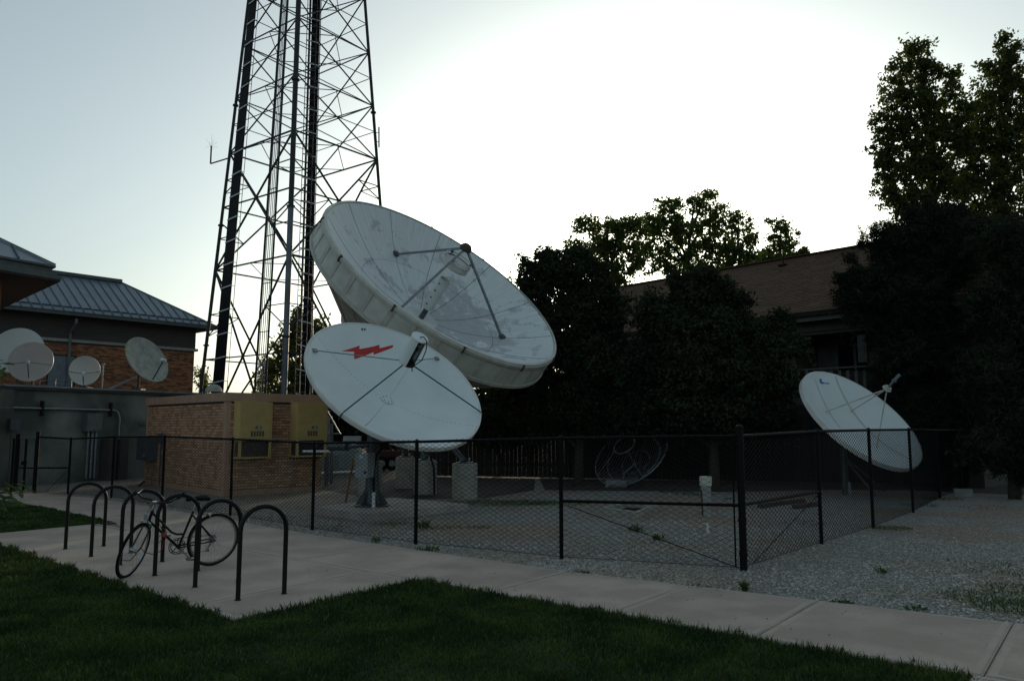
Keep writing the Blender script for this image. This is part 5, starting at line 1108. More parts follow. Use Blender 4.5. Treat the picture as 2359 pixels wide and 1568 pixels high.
mb = MB(); q = S(HT0 + Vector((.09, 0, .10))); mb.cbox(q, (.02, 0, 0), (0, .075, 0), (0, 0, .075)); part('front_reflector', mb, 'box_grey', bk, local=True)
mb = MB(); mb.tube([S(HT0 + Vector((.05, .05, -.02))), S(HT0 + Vector((.06, .06, .03))), S(HT0 + Vector((.06, 0, .05))), S(HT0 + Vector((.06, -.06, .03))), S(HT0 + Vector((.05, -.05, -.02)))], .007, 6); mb.tube([S(HT0 + Vector((.06, 0, .05))), S(HT0 + Vector((.075, 0, .12)))], .003, 4); part('front_brake', mb, 'chrome', bk, local=True)
mb = MB(); mb.tube([ (.08, y, .645) for y in (-.04, .04)], .008, 6); mb.tube([(.1, .04, .65), (.08, .045, .60)], .007, 5); mb.tube([(.1, -.04, .65), (.08, -.045, .60)], .007, 5); part('rear_brake', mb, 'chrome', bk, local=True)
# drivetrain on the far side
cr = MB(); yc = -.045
cr.tube([BB + Vector((.095 * math.cos(2 * PI * k / 36), yc, .095 * math.sin(2 * PI * k / 36))) for k in range(36)], .005, 6, closed=True); cr.tube([BB + Vector((.072 * math.cos(2 * PI * k / 30), yc, .072 * math.sin(2 * PI * k / 30))) for k in range(30)], .005, 6, closed=True)
for k in range(5): a_ = 2 * PI * k / 5 + .3; cr.bar(BB + Vector((0, yc, 0)), BB + Vector((.09 * math.cos(a_), yc, .09 * math.sin(a_))), .012, .005)
for k in range(15): a_ = 2 * PI * k / 15; cr.bar(BB + Vector((.070 * math.cos(a_), yc, .070 * math.sin(a_))), BB + Vector((.096 * math.cos(a_), yc, .096 * math.sin(a_))), .008, .004)
part('chainring', cr, 'bike_black', bk, local=True)
for sgn, y in ((1, .06), (-1, -.07)):
    e = BB + Vector((-.115 * sgn, y, -.125 * sgn)); c_ = tubep('crank_arm', [BB + Vector((0, y * .9, 0)), e], .009, 'steel_grey')
    mb = MB(); mb.cbox(e + Vector((0, .05 * sgn, 0)), (.085, 0, 0), (0, .075, 0), (0, 0, .022)); part('pedal', mb, 'steel_grey', c_, local=True)
    mb = MB(); mb.cbox(e + Vector((.045, .05 * sgn, 0)), (.006, 0, 0), (0, .05, 0), (0, 0, .016)); part('pedal_reflector', mb, 'orange', c_, local=True)
mb = MB(); mb.tube([BB + Vector((0, yc, .096)), Vector((.0, yc, RZ + .045))], .0035, 4); mb.tube([BB + Vector((0, yc, -.096)), Vector((.05, yc, RZ - .15)), Vector((.02, yc, RZ - .10)), Vector((-.01, yc, RZ - .045))], .0035, 4); part('chain', mb, 'rust_dark', bk, local=True)
mb = MB(); mb.tube([Vector((.01, yc, RZ - .03)), Vector((.03, yc, RZ - .09)), Vector((.07, yc, RZ - .14))], .009, 6); mb.tube([(.04, yc - .01, RZ - .14), (.04, yc + .01, RZ - .14)], .022, 10); part('derailleur', mb, 'steel_grey', bk, local=True)
mb = MB(); mb.tube([S(hbx + Vector((.03, .1, .02))), S(hbx + Vector((.14, .06, .0))), S(HT0 + Vector((.14, .0, .05))), S(HT0 + Vector((.07, 0, -.0)))], .0028, 4); mb.tube([S(hbx + Vector((.03, -.1, .02))), S(hbx + Vector((.13, -.05, .05))), HT1 + Vector((0, .03, 0)), BB + Vector((.2, .02, .2)), BB + Vector((.02, .02, .03))], .0028, 4); part('brake_cable', mb, 'cable_black', bk, local=True)
mb = MB(); mb.bar(Vector((.60, .03, .44)), Vector((.625, .035, .475)), .02, .03); part('frame_lock', mb, 'orange', bk, local=True)
# cable lock looped through the frame
lk = MB(); Mb = Matrix.Translation(bk.location) @ bk.rotation_euler.to_matrix().to_4x4()
def cat(pts, n=6):
    out = []; pts = [Vector(p) for p in pts]
    for i in range(len(pts) - 1):
        p0, p1, p2, p3 = pts[max(i - 1, 0)], pts[i], pts[i + 1], pts[min(i + 2, len(pts) - 1)]
        for k in range(n): t_ = k / n; out.append(.5 * ((2 * p1) + (p2 - p0) * t_ + (2 * p0 - 5 * p1 + 4 * p2 - p3) * t_ * t_ + (3 * p1 - p0 - 3 * p2 + p3) * t_ ** 3))
    return out + [pts[-1]]
lk.tube([Mb @ p for p in cat([(.66, .03, .55), (.60, .06, .48), (.63, .08, .36), (.66, .10, .29), (.74, .12, .26), (.84, .10, .29), (.88, .08, .33), (.93, .06, .25), (.98, .06, .20), (1.06, .09, .22)])], .005, 6)
lk.tube([Mb @ p for p in cat([(.64, .04, .46), (.70, .08, .44), (.72, .09, .41), (.69, .08, .38), (.64, .05, .40)])], .005, 6)
tag(part('cable_lock', lk, 'cable_red', smooth=True), 'thin red cable lock looped through the bicycle frame and front wheel', 'cable lock')

# ------------------------------------------------------------------ house behind the trees
R0, R1 = P(1440, 660, 8.5), P(1985, 567, 8.5); rdv = (R1 - R0).normalized()
ZH = 5.5; H0 = P(1860, 718, ZH); hn = Vector((rdv.y, -rdv.x, 0)); hn = hn if hn.dot(C0 - H0) > 0 else -hn     # outward to the viewer
hs_ = thing('apartment_house', 'two storey house with brown shingle roof and recessed balcony among trees', 'house', zz(H0, 0))
eo = .45; sE = (R0 - H0).dot(rdv) - .3; sX = 5.2; drop = (R1 - H0).dot(-hn)
def hp_(s, d, z): return zz(H0, z) + rdv * s - hn * d       # s along, d inward from the eave line
rise = (8.5 - ZH); run_ = drop
sl_n = (Vector((0, 0, run_)) + hn * rise).normalized()
def rp(s, k): return hp_(s, run_ * k, ZH + rise * k)
mb = MB(); mb.hexa([rp(sE, 0) - sl_n * .1, rp(sX, 0) - sl_n * .1, rp(sX, 1) - sl_n * .1, rp(sE, 1) - sl_n * .1, rp(sE, 0), rp(sX, 0), rp(sX, 1), rp(sE, 1)]); roof_o = part('roof', mb, 'shingle', hs_)
mb = MB(); q1_, q2_ = rp(sE, 1), rp(sX, 1); mb.quad(q1_ , q2_, hp_(sX, run_ * 2, ZH), hp_(sE, run_ * 2, ZH)); part('rear_roof', mb, 'shingle', hs_)
mb = MB(); rows = 42; sldir = (rp(0, 1) - rp(0, 0)); 
for r_ in range(rows):
    k0, k1 = r_ / rows, (r_ + 1.12) / rows; s_ = sE + random.uniform(-.3, 0)
    while s_ < sX - .05:
        w_ = random.choice((.22, .3, .3, .38, .5)); a_ = rp(s_, k0) + sl_n * .004; b_ = rp(min(s_ + w_ - .012, sX), k0) + sl_n * .004; th = random.uniform(.010, .022)
        if s_ > sE: mb.hexa([a_, b_, b_ + sldir * (k1 - k0), a_ + sldir * (k1 - k0), a_ + sl_n * th, b_ + sl_n * th, b_ + sldir * (k1 - k0) + sl_n * .002, a_ + sldir * (k1 - k0) + sl_n * .002], random.random())
        s_ += w_
part('shingle_courses', mb, 'shingle', hs_, kind='stuff')
mb = MB(); mb.bar(rp(sE, 1) + Vector((0, 0, .03)), rp(sX, 1) + Vector((0, 0, .03)), .3, .04); part('ridge_cap', mb, 'shingle', hs_)
vq = PL(1804, 612, rp(0, .5), sl_n); mb = MB(); mb.cbox(vq + Vector((0, 0, .02)), rdv * .34, hn * .3, Vector((0, 0, .05))); mb.tube([vq, vq + Vector((0, 0, .33))], .03, 8); part('roof_vent', mb, 'rust_dark', hs_)
mb = MB(); mb.obox(hp_(sE, -.02, ZH - .16), rdv * (sX - sE), hn * .10, Vector((0, 0, .13))); part('gutter', mb, 'rust_dark', hs_)
mb = MB(); mb.obox(hp_(sE, .0, ZH - .32), rdv * (sX - sE), -hn * .03, Vector((0, 0, .155))); part('fascia', mb, 'house_trim', hs_)
def hw(u, v, off=0.0): q = PL(u, v, hp_(0, eo, 0), hn); return (q - zz(H0, 0)).dot(rdv), q.z
s0, zt_ = hw(1832, 775); s1, _ = hw(1993, 758); sL = sE + .4
mb = MB(); mb.obox(hp_(sL, eo, 0), rdv * (s0 - sL), -hn * 6, Vector((0, 0, ZH - .05))); mb.obox(hp_(s1, eo, 0), rdv * (sX - .4 - s1), -hn * 6, Vector((0, 0, ZH - .05)))
mb.obox(hp_(s0, eo, zt_), rdv * (s1 - s0), -hn * .2, Vector((0, 0, ZH - .05 - zt_))); mb.obox(hp_(s0, eo + 1.5, 0), rdv * (s1 - s0), -hn * .2, Vector((0, 0, ZH - .05))); mb.obox(hp_(s0, eo, 0), rdv * (s1 - s0), -hn * 1.5, Vector((0, 0, 2.75))); part('wall', mb, 'house_siding', hs_)
def hbox(name, u0, v0, u1, v1, d0, th, m, par=hs_):
    a_, za = hw(u0, v1); b_, zb_ = hw(u1, v0); mb = MB(); mb.obox(hp_(a_, eo + d0, za), rdv * (b_ - a_), hn * th, Vector((0, 0, zb_ - za))); return part(name, mb, m, par)
hbox('header_beam', 1832, 742, 1992, 768, -.003, .05, 'house_siding')
hbox('wall_panel', 1838, 792, 1878, 852, 1.48, .03, 'house_pale')
dd = hbox('balcony_door', 1882, 785, 1972, 850, 1.48, .03, 'glass_dark'); hbox('door_frame', 1879, 783, 1883, 850, 1.44, .04, 'house_trim'); hbox('door_frame', 1922, 783, 1926, 846, 1.44, .04, 'house_trim')
hbox('column', 1979, 770, 1997, 835, -.002, .08, 'house_pale')
hbox('balcony_rail', 1800, 845, 1998, 853, -.06, .06, 'house_trim'); hbox('balcony_rail', 1800, 905, 1998, 911, -.06, .06, 'house_trim')
for u_ in np.arange(1802, 1998, 19): hbox('baluster', u_, 853, u_ + 5, 905, -.06, .04, 'house_trim')

# ------------------------------------------------------------------ trees
def leaf_cloud(pts, size, aspect=.5, tintv=None, flat=0.0):
    n = len(pts); a = RNG.normal(size=(n, 3)); a[:, 2] *= (1 - flat); a /= np.linalg.norm(a, axis=1)[:, None]
    b = RNG.normal(size=(n, 3)); b -= a * (a * b).sum(1)[:, None]; b /= np.linalg.norm(b, axis=1)[:, None]
    s = (size * RNG.uniform(.6, 1.3, n))[:, None]
    V = np.stack([pts - a * s, pts + b * s * aspect - a * s * .1, pts + a * s, pts - b * s * aspect - a * s * .1], 1).reshape(-1, 3)
    F = np.arange(n * 4).reshape(n, 4); t = np.repeat(RNG.random(n) if tintv is None else tintv, 4); return V, F, t
def clump_points(c, r, nsub, nper, sub_r, shell=.55):
    c = np.array(c); r = np.array(r); d = RNG.normal(size=(nsub, 3)); d /= np.linalg.norm(d, axis=1)[:, None]
    rad = shell + (1 - shell) * RNG.random(nsub) ** .6; rad *= RNG.uniform(.62, 1.22, nsub)
    sc = c + d * rad[:, None] * r; sr = sub_r * RNG.uniform(.5, 1.3, nsub)
    p = sc[:, None] + np.clip(RNG.normal(size=(nsub, nper, 3)), -1.5, 1.5) * (sr[:, None, None] * np.array([.5, .5, .38])); return p.reshape(-1, 3), sc
def tree(name, label, cat_, group, base, top, clumps, m, leaf, dens=1.0, sub=.32, trunk_r=.12, nper=26, aspect=.5, droop=False, ythick=.8):
    """clumps: (u, v, depth, rx px, ry px); the crown is leaf clusters spread through each clump's volume"""
    t = thing(name, label, cat_, base, group); P_ = []; ends = []; top = Vector(top)
    for (u, v, y, rx, ry) in clumps:
        c = A(u, v, y); k = y / FOC; rr = (rx * k, max(rx, ry) * k * ythick, ry * k); vol = rr[0] * rr[1] * rr[2]
        nsub = max(8, int(46 * dens * (vol ** .67) / sub ** 1.2)); p, sc = clump_points(c, rr, nsub, nper, sub); P_.append(p); ends.append((c, sc))
    if droop:
        for (u, v, y, rx, ry) in clumps:
            c = np.array(A(u, v, y)); k = y / FOC; m_ = int(3 + rx * .16)
            for _ in range(m_):
                d = RNG.normal(size=3); d /= np.linalg.norm(d); d[1] *= .6; q = c + d * np.array([rx * k, rx * k * .7, ry * k]) * .95; e = q + np.array([d[0] * .25, d[1] * .2, -.12 + .3 * d[2]]) * RNG.uniform(.6, 1.8); n_ = 26
                tt = RNG.random(n_)[:, None]; P_.append(q + (e - q) * tt + RNG.normal(size=(n_, 3)) * .045)
    pts = np.concatenate(P_); V, F, ti = leaf_cloud(pts, leaf, aspect); V -= np.array(base)
    o = bpy.data.objects.new('crown', fast_mesh('crown', V, F, m, ti)); COL.objects.link(o); o.parent = t
    mb = MB(); b0 = Vector(base); n = 8; mb.tube([b0.lerp(top, i / n) + Vector((random.uniform(-.05, .05), random.uniform(-.05, .05), 0)) * min(i, 3) for i in range(n + 1)], [trunk_r * (1 - .8 * i / n) for i in range(n + 1)], 8); part('trunk', mb, 'bark', t, smooth=True)
    mb = MB()
    for c, sc in ends:
        f = max(.12, min(.95, (c.z - b0.z) / max(.1, top.z - b0.z) - .15)); s_ = b0.lerp(top, f); mb.tube([s_, s_.lerp(c, .5) + Vector((0, 0, .1)), c], [trunk_r * .4, trunk_r * .25, trunk_r * .1], 5)
        for q in sc[:10]: q = Vector(q); mb.tube([c, c.lerp(q, .55), q], [trunk_r * .12, .012, .006], 4)
    part('branches', mb, 'bark', t, kind='stuff')
    return t
# tall trees beyond the house
def gb(u, y): q = A(u, 900, y); return (q.x, q.y, 0)
def tp(u, v, y): return A(u, v, y)
G1 = 'tall trees beyond the house'
tree('broadleaf_tree', 'rounded backlit tree rising left of the house roof, between dish and ridge', 'tree', G1, gb(1400, 44), tp(1400, 520, 44), [(1345, 520, 44, 28, 26), (1400, 540, 44, 55, 42), (1360, 590, 44, 50, 45), (1320, 570, 44, 25, 22), (1430, 600, 44, 60, 50), (1450, 530, 43, 45, 40), (1400, 660, 44, 60, 45)], 'leaf_mid', .105, .60, .40, .25, nper=30, ythick=.5)
tree('broadleaf_tree', 'tallest backlit tree above the house ridge with a pointed top', 'tree', G1, gb(1560, 46), tp(1590, 520, 46), [(1625, 447, 46, 26, 16), (1600, 470, 46, 28, 22), (1640, 495, 46, 42, 35), (1540, 475, 46, 32, 26), (1535, 520, 46, 45, 42), (1495, 520, 45, 38, 34), (1590, 545, 46, 60, 50), (1500, 590, 46, 60, 45), (1660, 560, 46, 50, 50), (1590, 620, 46, 70, 40), (1580, 680, 46, 80, 50)], 'leaf_mid', .105, .60, .40, .28, nper=30, ythick=.5)
tree('broadleaf_tree', 'backlit tree right of the tallest one, over the roof ridge', 'tree', G1, gb(1700, 45), tp(1700, 560, 45), [(1700, 510, 45, 28, 24), (1715, 545, 45, 34, 32), (1680, 590, 45, 40, 36), (1725, 590, 45, 24, 25), (1690, 640, 45, 45, 40)], 'leaf_mid', .105, .60, .40, .22, nper=30, ythick=.5)
tree('broadleaf_tree', 'small airy round tree farthest right above the roof ridge', 'tree', G1, gb(1795, 48), tp(1795, 530, 48), [(1785, 508, 48, 20, 10), (1800, 522, 48, 26, 16), (1818, 545, 48, 24, 22), (1778, 545, 48, 20, 12), (1800, 568, 48, 36, 14), (1770, 580, 48, 26, 14), (1832, 585, 48, 36, 14), (1745, 600, 48, 40, 20), (1790, 605, 48, 60, 22), (1850, 578, 48, 12, 8)], 'leaf_mid', .10, .50, .34, .16, nper=28, ythick=.5)
# nearer dark trees in front of the house
G2 = 'dark dense trees beside the great dish'
tree('dense_tree', 'dark dense tree overlapping the right edge of the great dish', 'tree', G2, gb(1330, 23.5), tp(1330, 640, 24), [(1270, 630, 24, 50, 42), (1230, 680, 24, 36, 50), (1320, 640, 24, 60, 52), (1240, 750, 23.8, 30, 50), (1300, 750, 23.5, 70, 70), (1380, 720, 24, 70, 75), (1330, 850, 23.5, 80, 75), (1400, 840, 23.5, 80, 75), (1300, 930, 23.5, 75, 60), (1385, 945, 23.5, 80, 55), (1240, 960, 24, 60, 55), (1203, 652, 24, 12, 16), (1215, 612, 24, 16, 20), (1262, 590, 24, 26, 14), (1330, 585, 24, 30, 16), (1375, 620, 24, 30, 20), (1225, 870, 24.5, 50, 40), (1180, 905, 25.5, 50, 35)], 'leaf_dark', .062, 1.75, .27, .16, nper=30, droop=True)
tree('dense_tree', 'dark drooping tree hiding the middle of the house wall', 'tree', G2, gb(1640, 21.5), tp(1630, 680, 22), [(1590, 690, 22, 60, 45), (1645, 672, 22, 42, 42), (1570, 650, 22, 30, 20), (1620, 632, 22, 26, 18), (1500, 700, 22, 28, 26), (1700, 695, 22, 24, 24), (1800, 740, 21.8, 24, 26), (1835, 800, 21.6, 22, 22), (1540, 760, 22, 75, 60), (1640, 770, 21.8, 90, 65), (1715, 765, 21.6, 48, 45), (1780, 800, 21.6, 45, 45), (1580, 860, 21.5, 90, 70), (1690, 870, 21.5, 95, 75), (1780, 880, 21.5, 50, 55), (1480, 860, 21.8, 60, 70), (1540, 950, 21.5, 90, 50), (1660, 955, 21.3, 100, 50), (1760, 960, 21.3, 70, 45), (1470, 960, 22, 55, 40)], 'leaf_dark', .062, 1.75, .27, .16, nper=30, droop=True)
bt = thing('bare_tree', 'leafless dark branches between the two dense trees, against the roof', 'tree', gb(1470, 22.3)); mb = MB(); b0 = Vector(gb(1470, 22.3)); mb.tube([b0, A(1475, 850, 22.3), A(1478, 740, 22.3)], [.06, .035, .02], 6)
part('trunk', mb, 'bark', bt); mb = MB()
for k in range(16):
    st_ = A(1472 + random.uniform(-4, 6), random.uniform(740, 860), 22.3); q = Vector(st_); d_ = Vector((random.uniform(-1, 1), random.uniform(-.4, .4), random.uniform(.5, 1.3))).normalized(); pts = [q]
    for i in range(5): d_ = (d_ + Vector((random.uniform(-.4, .4), random.uniform(-.2, .2), random.uniform(-.15, .25)))).normalized(); q = q + d_ * random.uniform(.12, .24); pts.append(q)
    mb.tube(pts, .012, 4, r2=.003)
part('branches', mb, 'bark', bt, kind='stuff')
# right tall trees
G3 = 'tall trees at the right edge'
tree('broadleaf_tree', 'tall pyramidal leafy tree left of its neighbour at the upper right', 'tree', G3, gb(2200, 26), tp(2120, 150, 26), [(2112, 112, 26, 36, 26), (2075, 155, 26, 28, 28), (2125, 165, 26, 52, 40), (2060, 210, 26, 38, 36), (2120, 240, 26, 70, 48), (2195, 175, 26, 22, 24), (2190, 220, 26, 30, 30), (2225, 260, 26, 30, 34), (2215, 330, 26, 40, 40), (2190, 430, 26, 48, 40), (2140, 480, 26, 60, 40), (2050, 285, 26, 45, 42), (2120, 310, 26, 80, 50), (2180, 290, 26, 45, 45), (2030, 345, 26, 34, 40), (2075, 385, 26, 60, 48), (2150, 390, 26, 70, 50), (2045, 440, 26, 38, 38), (2100, 470, 26, 60, 45)], 'leaf_olive', .068, .74, .27, .2, nper=30, aspect=.6, ythick=.5)
tree('broadleaf_tree', 'tallest leafy tree cut by the right edge of the view', 'tree', G3, gb(2260, 26.5), tp(2320, 120, 26.5), [(2308, 92, 26.5, 16, 18), (2335, 120, 26.5, 34, 30), (2290, 150, 26.5, 40, 28), (2340, 180, 26.5, 50, 45), (2285, 215, 26.5, 50, 42), (2350, 260, 26.5, 60, 50), (2260, 270, 26.5, 45, 45), (2300, 320, 26.5, 70, 50), (2250, 350, 26.5, 50, 45), (2350, 380, 26.5, 60, 55), (2280, 410, 26.5, 70, 45), (2230, 430, 26.5, 40, 38), (2330, 470, 26.5, 70, 45), (2250, 500, 26.5, 60, 40), (2420, 300, 26.5, 60, 150)], 'leaf_olive', .068, .72, .27, .2, nper=30, aspect=.6, ythick=.5)
# dark pines
G4 = 'dark pines at the right'
def pine(label, base_u, y, clumps, dens=1.5):
    return tree('pine_tree', label, 'pine tree', G4, gb(base_u, y), tp(base_u, clumps[0][1], y), clumps, 'needle_dark', .085, dens, .24, .15, nper=34, aspect=.16, droop=True)
pine('dark bushy pine over the house roof end, left of the other pines', 2060, 23.5, [(2035, 560, 23.5, 34, 26), (2015, 535, 23.5, 8, 12), (1985, 560, 23.5, 9, 14), (2060, 600, 23.5, 55, 40), (1990, 640, 23.2, 42, 26), (1945, 655, 23.2, 12, 20), (1955, 690, 23.2, 30, 26), (2055, 680, 23.5, 75, 55), (2000, 700, 23.3, 34, 24), (1930, 640, 23.2, 8, 12), (1958, 600, 23.2, 10, 14), (2040, 525, 23.5, 14, 16), (2070, 545, 23.5, 26, 26), (1968, 730, 23.2, 24, 18), (2066, 775, 23.5, 62, 50), (2090, 860, 23.5, 75, 60), (2080, 930, 23.2, 80, 60)], 1.7)
pine('broad dark pine in the middle of the right shrubbery', 2180, 22.8, [(2110, 498, 22.8, 22, 18), (2185, 492, 22.8, 40, 22), (2140, 478, 22.8, 10, 14), (2235, 512, 22.8, 30, 22), (2210, 545, 22.8, 60, 40), (2150, 520, 22.8, 60, 38), (2100, 545, 22.8, 50, 36), (2180, 600, 22.8, 90, 60), (2120, 700, 22.8, 95, 80), (2220, 720, 22.8, 90, 80), (2150, 830, 22.6, 100, 80), (2240, 850, 22.6, 90, 80), (2180, 960, 22.4, 110, 70), (2110, 1020, 22.6, 70, 50), (2230, 1040, 22.6, 60, 40)], 1.6)
pine('dark pine cut by the right edge, reaching the gravel', 2320, 19, [(2260, 540, 21, 50, 40), (2340, 545, 20, 50, 40), (2300, 560, 19, 50, 40), (2340, 620, 19, 60, 60), (2290, 700, 19, 70, 60), (2350, 780, 19, 60, 80), (2290, 860, 19, 80, 70), (2340, 950, 18.8, 80, 80), (2300, 1040, 18.8, 80, 50), (2370, 1060, 18.8, 60, 50), (2420, 800, 19, 60, 200)], 1.6)
# left trees seen through the tower
tree('broadleaf_tree', 'sunlit golden green tree seen through the tower legs', 'tree', None, gb(680, 62), tp(685, 740, 62), [(688, 728, 62, 18, 16), (680, 760, 62, 26, 26), (655, 800, 62, 26, 28), (700, 800, 62, 34, 34), (640, 845, 62, 32, 26), (690, 860, 62, 45, 30), (612, 880, 62, 24, 20), (735, 760, 62, 14, 30), (745, 800, 62, 16, 30), (660, 920, 62, 70, 40), (740, 900, 62, 40, 60)], 'leaf_gold', .17, .55, .65, .25)
tree('broadleaf_tree', 'small sparse tree between the brick wall and left tower leg', 'tree', None, gb(470, 64), tp(470, 860, 64), [(464, 862, 64, 10, 14), (468, 888, 64, 12, 14), (486, 893, 64, 16, 8)], 'leaf_gold', .15, .5, .6, .15)
tree('dense_tree', 'dark shrubbery tree between the shelter end and the small dish', 'tree', None, gb(800, 34), tp(800, 960, 34), [(790, 965, 34, 45, 35), (760, 1000, 34, 40, 30), (830, 990, 34, 45, 35), (880, 1010, 34, 45, 30), (930, 1000, 34, 45, 35), (985, 990, 34, 50, 35)], 'leaf_dark', .10, 1.3, .45, .15)
tree('dense_tree', 'dark low shrub in front of the timber fence, right of the great dish', 'shrub', None, gb(1150, 27.5), tp(1150, 930, 27.5), [(1110, 930, 28, 45, 45), (1160, 925, 28, 50, 45), (1210, 920, 28, 50, 45), (1120, 980, 26.5, 50, 40), (1170, 990, 26.5, 50, 40), (1220, 985, 26.5, 50, 45), (1060, 985, 28, 50, 30)], 'leaf_dark', .08, 1.2, .36, .1)
# far treeline closing the horizon
def treeline():
    pts = []
    for x in np.arange(-110, 120, 3.2):
        y = 115 + 10 * math.sin(x * .07); h = 5.5 + 1.2 * math.sin(x * .31) + RNG.uniform(-.6, .8); p, _ = clump_points((x, y, h * .45), (3.2, 3, h * .55), 40, 14, .9); pts.append(p)
    pts = np.concatenate(pts); V, F, ti = leaf_cloud(pts, .38, .6); o = bpy.data.objects.new('treeline', fast_mesh('treeline', V, F, 'leaf_mid', ti)); COL.objects.link(o); tag(o, 'distant low line of trees closing the horizon', None, None, 'stuff')
treeline()
# near sapling at the left edge
sp = thing('sapling', 'leafy green sapling branches reaching in at the left edge', 'sapling', A(-60, 1200, 7.5) * 1.0)
sp.location.z = 0; sb0 = zz(A(-60, 1200, 7.5), 0)
mb = MB(); mb.tube([sb0, sb0 + Vector((.05, 0, 1.2)), sb0 + Vector((.0, 0, 2.5))], [.03, .02, .008], 6); part('stem', mb, 'bark', sp, smooth=True)
def leafm():
    mb = MB(); vs = []; n = 5
    for i in range(n + 1): t_ = i / n; w_ = math.sin(PI * min(1, t_ * 1.02)) ** .8 * .16; vs += [(t_, -w_, .05 * math.sin(3 * t_)), (t_, 0, -.06 * t_ * t_), (t_, w_, .05 * math.sin(3 * t_))]
    for i in range(n): k = i * 3; mb.add([], []); 
    fs = []
    for i in range(n): k = i * 3; fs += [(k, k + 1, k + 4, k + 3), (k + 1, k + 2, k + 5, k + 4)]
    mb.add(vs, fs); return mb.mesh('leaf', M['leaf_fresh'], True)
lm = leafm(); tw_ = MB()
targets = [(5, 1112), (18, 1120), (35, 1128), (50, 1118), (60, 1128), (58, 1112), (12, 1135), (28, 1142), (46, 1140), (22, 1155), (40, 1158), (8, 1150), (4, 843), (12, 850), (2, 862), (8, 835), (-6, 880)]
for (u_, v_) in targets:
    q = A(u_, v_, 7.3 + random.uniform(-.15, .15)); anc = sb0 + Vector((0, 0, q.z - .15)); tw_.tube([anc, anc.lerp(q, .6) + Vector((0, 0, .04)), q], [.006, .004, .002], 4)
    for k in range(3): inst('leaf', lm, sp, anc.lerp(q, .6 + .2 * k) + Vector((0, 0, .02)), (random.uniform(-.6, .6), random.uniform(-.2, .9), random.uniform(-1.4, 1.4)), (.10, .12, .12))
part('twigs', tw_, 'bark', sp, kind='stuff')

def litter():
    V = []; F = []
    for k in range(150):
        s_ = random.uniform(-13, 3); o_ = random.uniform(4.4, 8.1) if s_ < -6.5 else random.uniform(6.45, 8.2)
        if k > 90: s_, o_ = random.uniform(-4, 6), random.uniform(8.4, 14)
        p = so_(s_, o_, .036 if o_ < 8 else .02); a_ = random.uniform(0, 6.3); l = random.uniform(.006, .02) * (1.6 if k > 90 else 1); d_ = Vector((math.cos(a_), math.sin(a_), 0)) * l; e_ = Vector((-math.sin(a_), math.cos(a_), 0)) * l * .45; b_ = len(V)
        V += [p - d_, p + e_ + Vector((0, 0, .004)), p + d_, p - e_ + Vector((0, 0, .002))]; F.append((b_, b_ + 1, b_ + 2, b_ + 3))
    mb = MB(); mb.add(V, F); o = part('debris', mb, 'rust_dark'); tag(o, 'small dry leaf scraps and bits scattered over the paving', None, None, 'stuff')
litter()
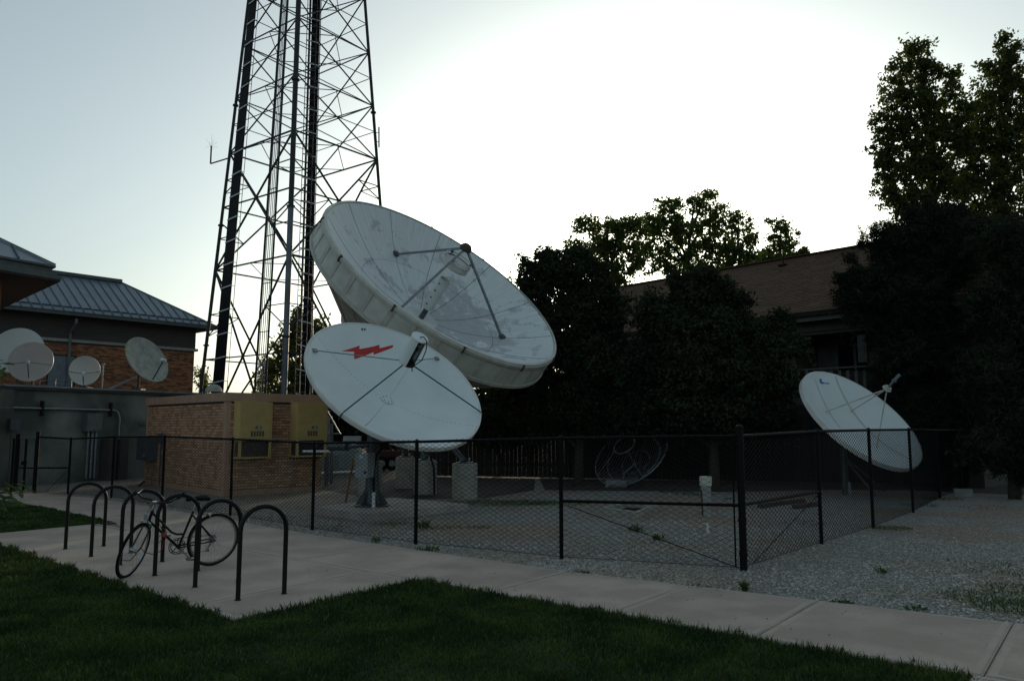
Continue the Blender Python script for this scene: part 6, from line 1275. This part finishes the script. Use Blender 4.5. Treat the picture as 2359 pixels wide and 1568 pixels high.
# ------------------------------------------------------------------ weeds
def weed_patch(name, spots, hmax, wid, m='weed'):
    Vs = []; Fs = []; Ts = []; k = 0
    for (p, r_, n) in spots:
        a = RNG.uniform(0, 2 * PI, n); d = RNG.random(n) ** .5 * r_; x = p.x + np.cos(a) * d; y = p.y + np.sin(a) * d * .8; h = RNG.uniform(.3, 1, n) * hmax; la = RNG.uniform(0, 2 * PI, n); ln = RNG.uniform(.3, 1.2, n) * h; w = RNG.uniform(.6, 1.3, n) * wid
        dx, dy = -np.sin(la) * w, np.cos(la) * w
        b = np.stack([x, y, 0 * x + .005], 1); m0 = np.stack([x + np.cos(la) * ln * .5 - dx, y + np.sin(la) * ln * .5 - dy, h * .7], 1); m1 = np.stack([x + np.cos(la) * ln * .5 + dx, y + np.sin(la) * ln * .5 + dy, h * .7], 1); t_ = np.stack([x + np.cos(la) * ln, y + np.sin(la) * ln, h], 1)
        Vs.append(np.stack([b, m1, t_, m0], 1).reshape(-1, 3)); Ts.append(np.repeat(RNG.random(n), 4))
    V = np.concatenate(Vs); F = np.arange(len(V)).reshape(-1, 4); o = bpy.data.objects.new(name, fast_mesh(name, V, F, m, np.concatenate(Ts))); COL.objects.link(o); return o
wp = lambda u, v: P(u, v)
tag(weed_patch('weeds', [(wp(1440, 1165) + Vector((-1.2, -1.0, 0)), .0, 1)] + [(wp(u, v), r_, n) for u, v, r_, n in ((1000, 1160, .4, 200), (1160, 1160, .9, 900), (1220, 1158, .8, 900), (1290, 1160, .7, 500), (1090, 1155, .7, 300), (1560, 1135, .5, 250), (1600, 1140, .5, 250), (1700, 1150, .4, 120), (905, 1208, .35, 150), (1010, 1217, .3, 110), (1090, 1216, .3, 110), (760, 1215, .4, 80), (1850, 1205, .5, 80), (2052, 1218, .35, 260), (2170, 1150, .5, 220), (2120, 1165, .4, 120), (2345, 1400, .45, 420), (2290, 1380, .5, 260), (2230, 1370, .4, 90), (2350, 1360, .4, 200), (2240, 1300, .5, 60), (2330, 1320, .5, 90), (2280, 1170, .6, 60))], .05, .008), 'patches of low green weeds growing through the gravel', None, None, 'stuff')
names = [((985, 1271), .16, 70, .10, 'spreading weed in the gravel strip below the white dish'), ((866, 1250), .07, 30, .11, 'small upright weed beside the walk left of the middle fence post'), ((1330, 1322), .13, 60, .05, 'flat weed at a slab joint nearest the braced fence panel'), ((1610, 1356), .15, 60, .05, 'flat weed tuft at the slab edge right under the corner post'), ((1715, 1362), .035, 50, .12, 'small upright weed standing in gravel below the corner post'), ((1935, 1392), .13, 150, .05, 'longest flat weed row along the slab edge toward the right'), ((2030, 1322), .06, 30, .10, 'lone green sprout in the open gravel on the right'), ((2110, 1405), .1, 50, .05, 'flat weed near the slab edge closest to the right side'), ((1463, 1225), .12, 60, .16, 'bushy weed behind the truss rod in the braced panel'), ((1515, 1245), .1, 50, .12, 'second bushy weed behind the truss rod, nearer the corner post'), ((972, 1218), .12, 60, .2, 'tall yellow-green weed seen through the fence near the dish slab')]
for (uv, r_, n, h, lab) in names:
    o = weed_patch('weed', [(wp(*uv), r_, n)], h, .010); tag(o, lab, 'weed', 'weeds in the gravel')
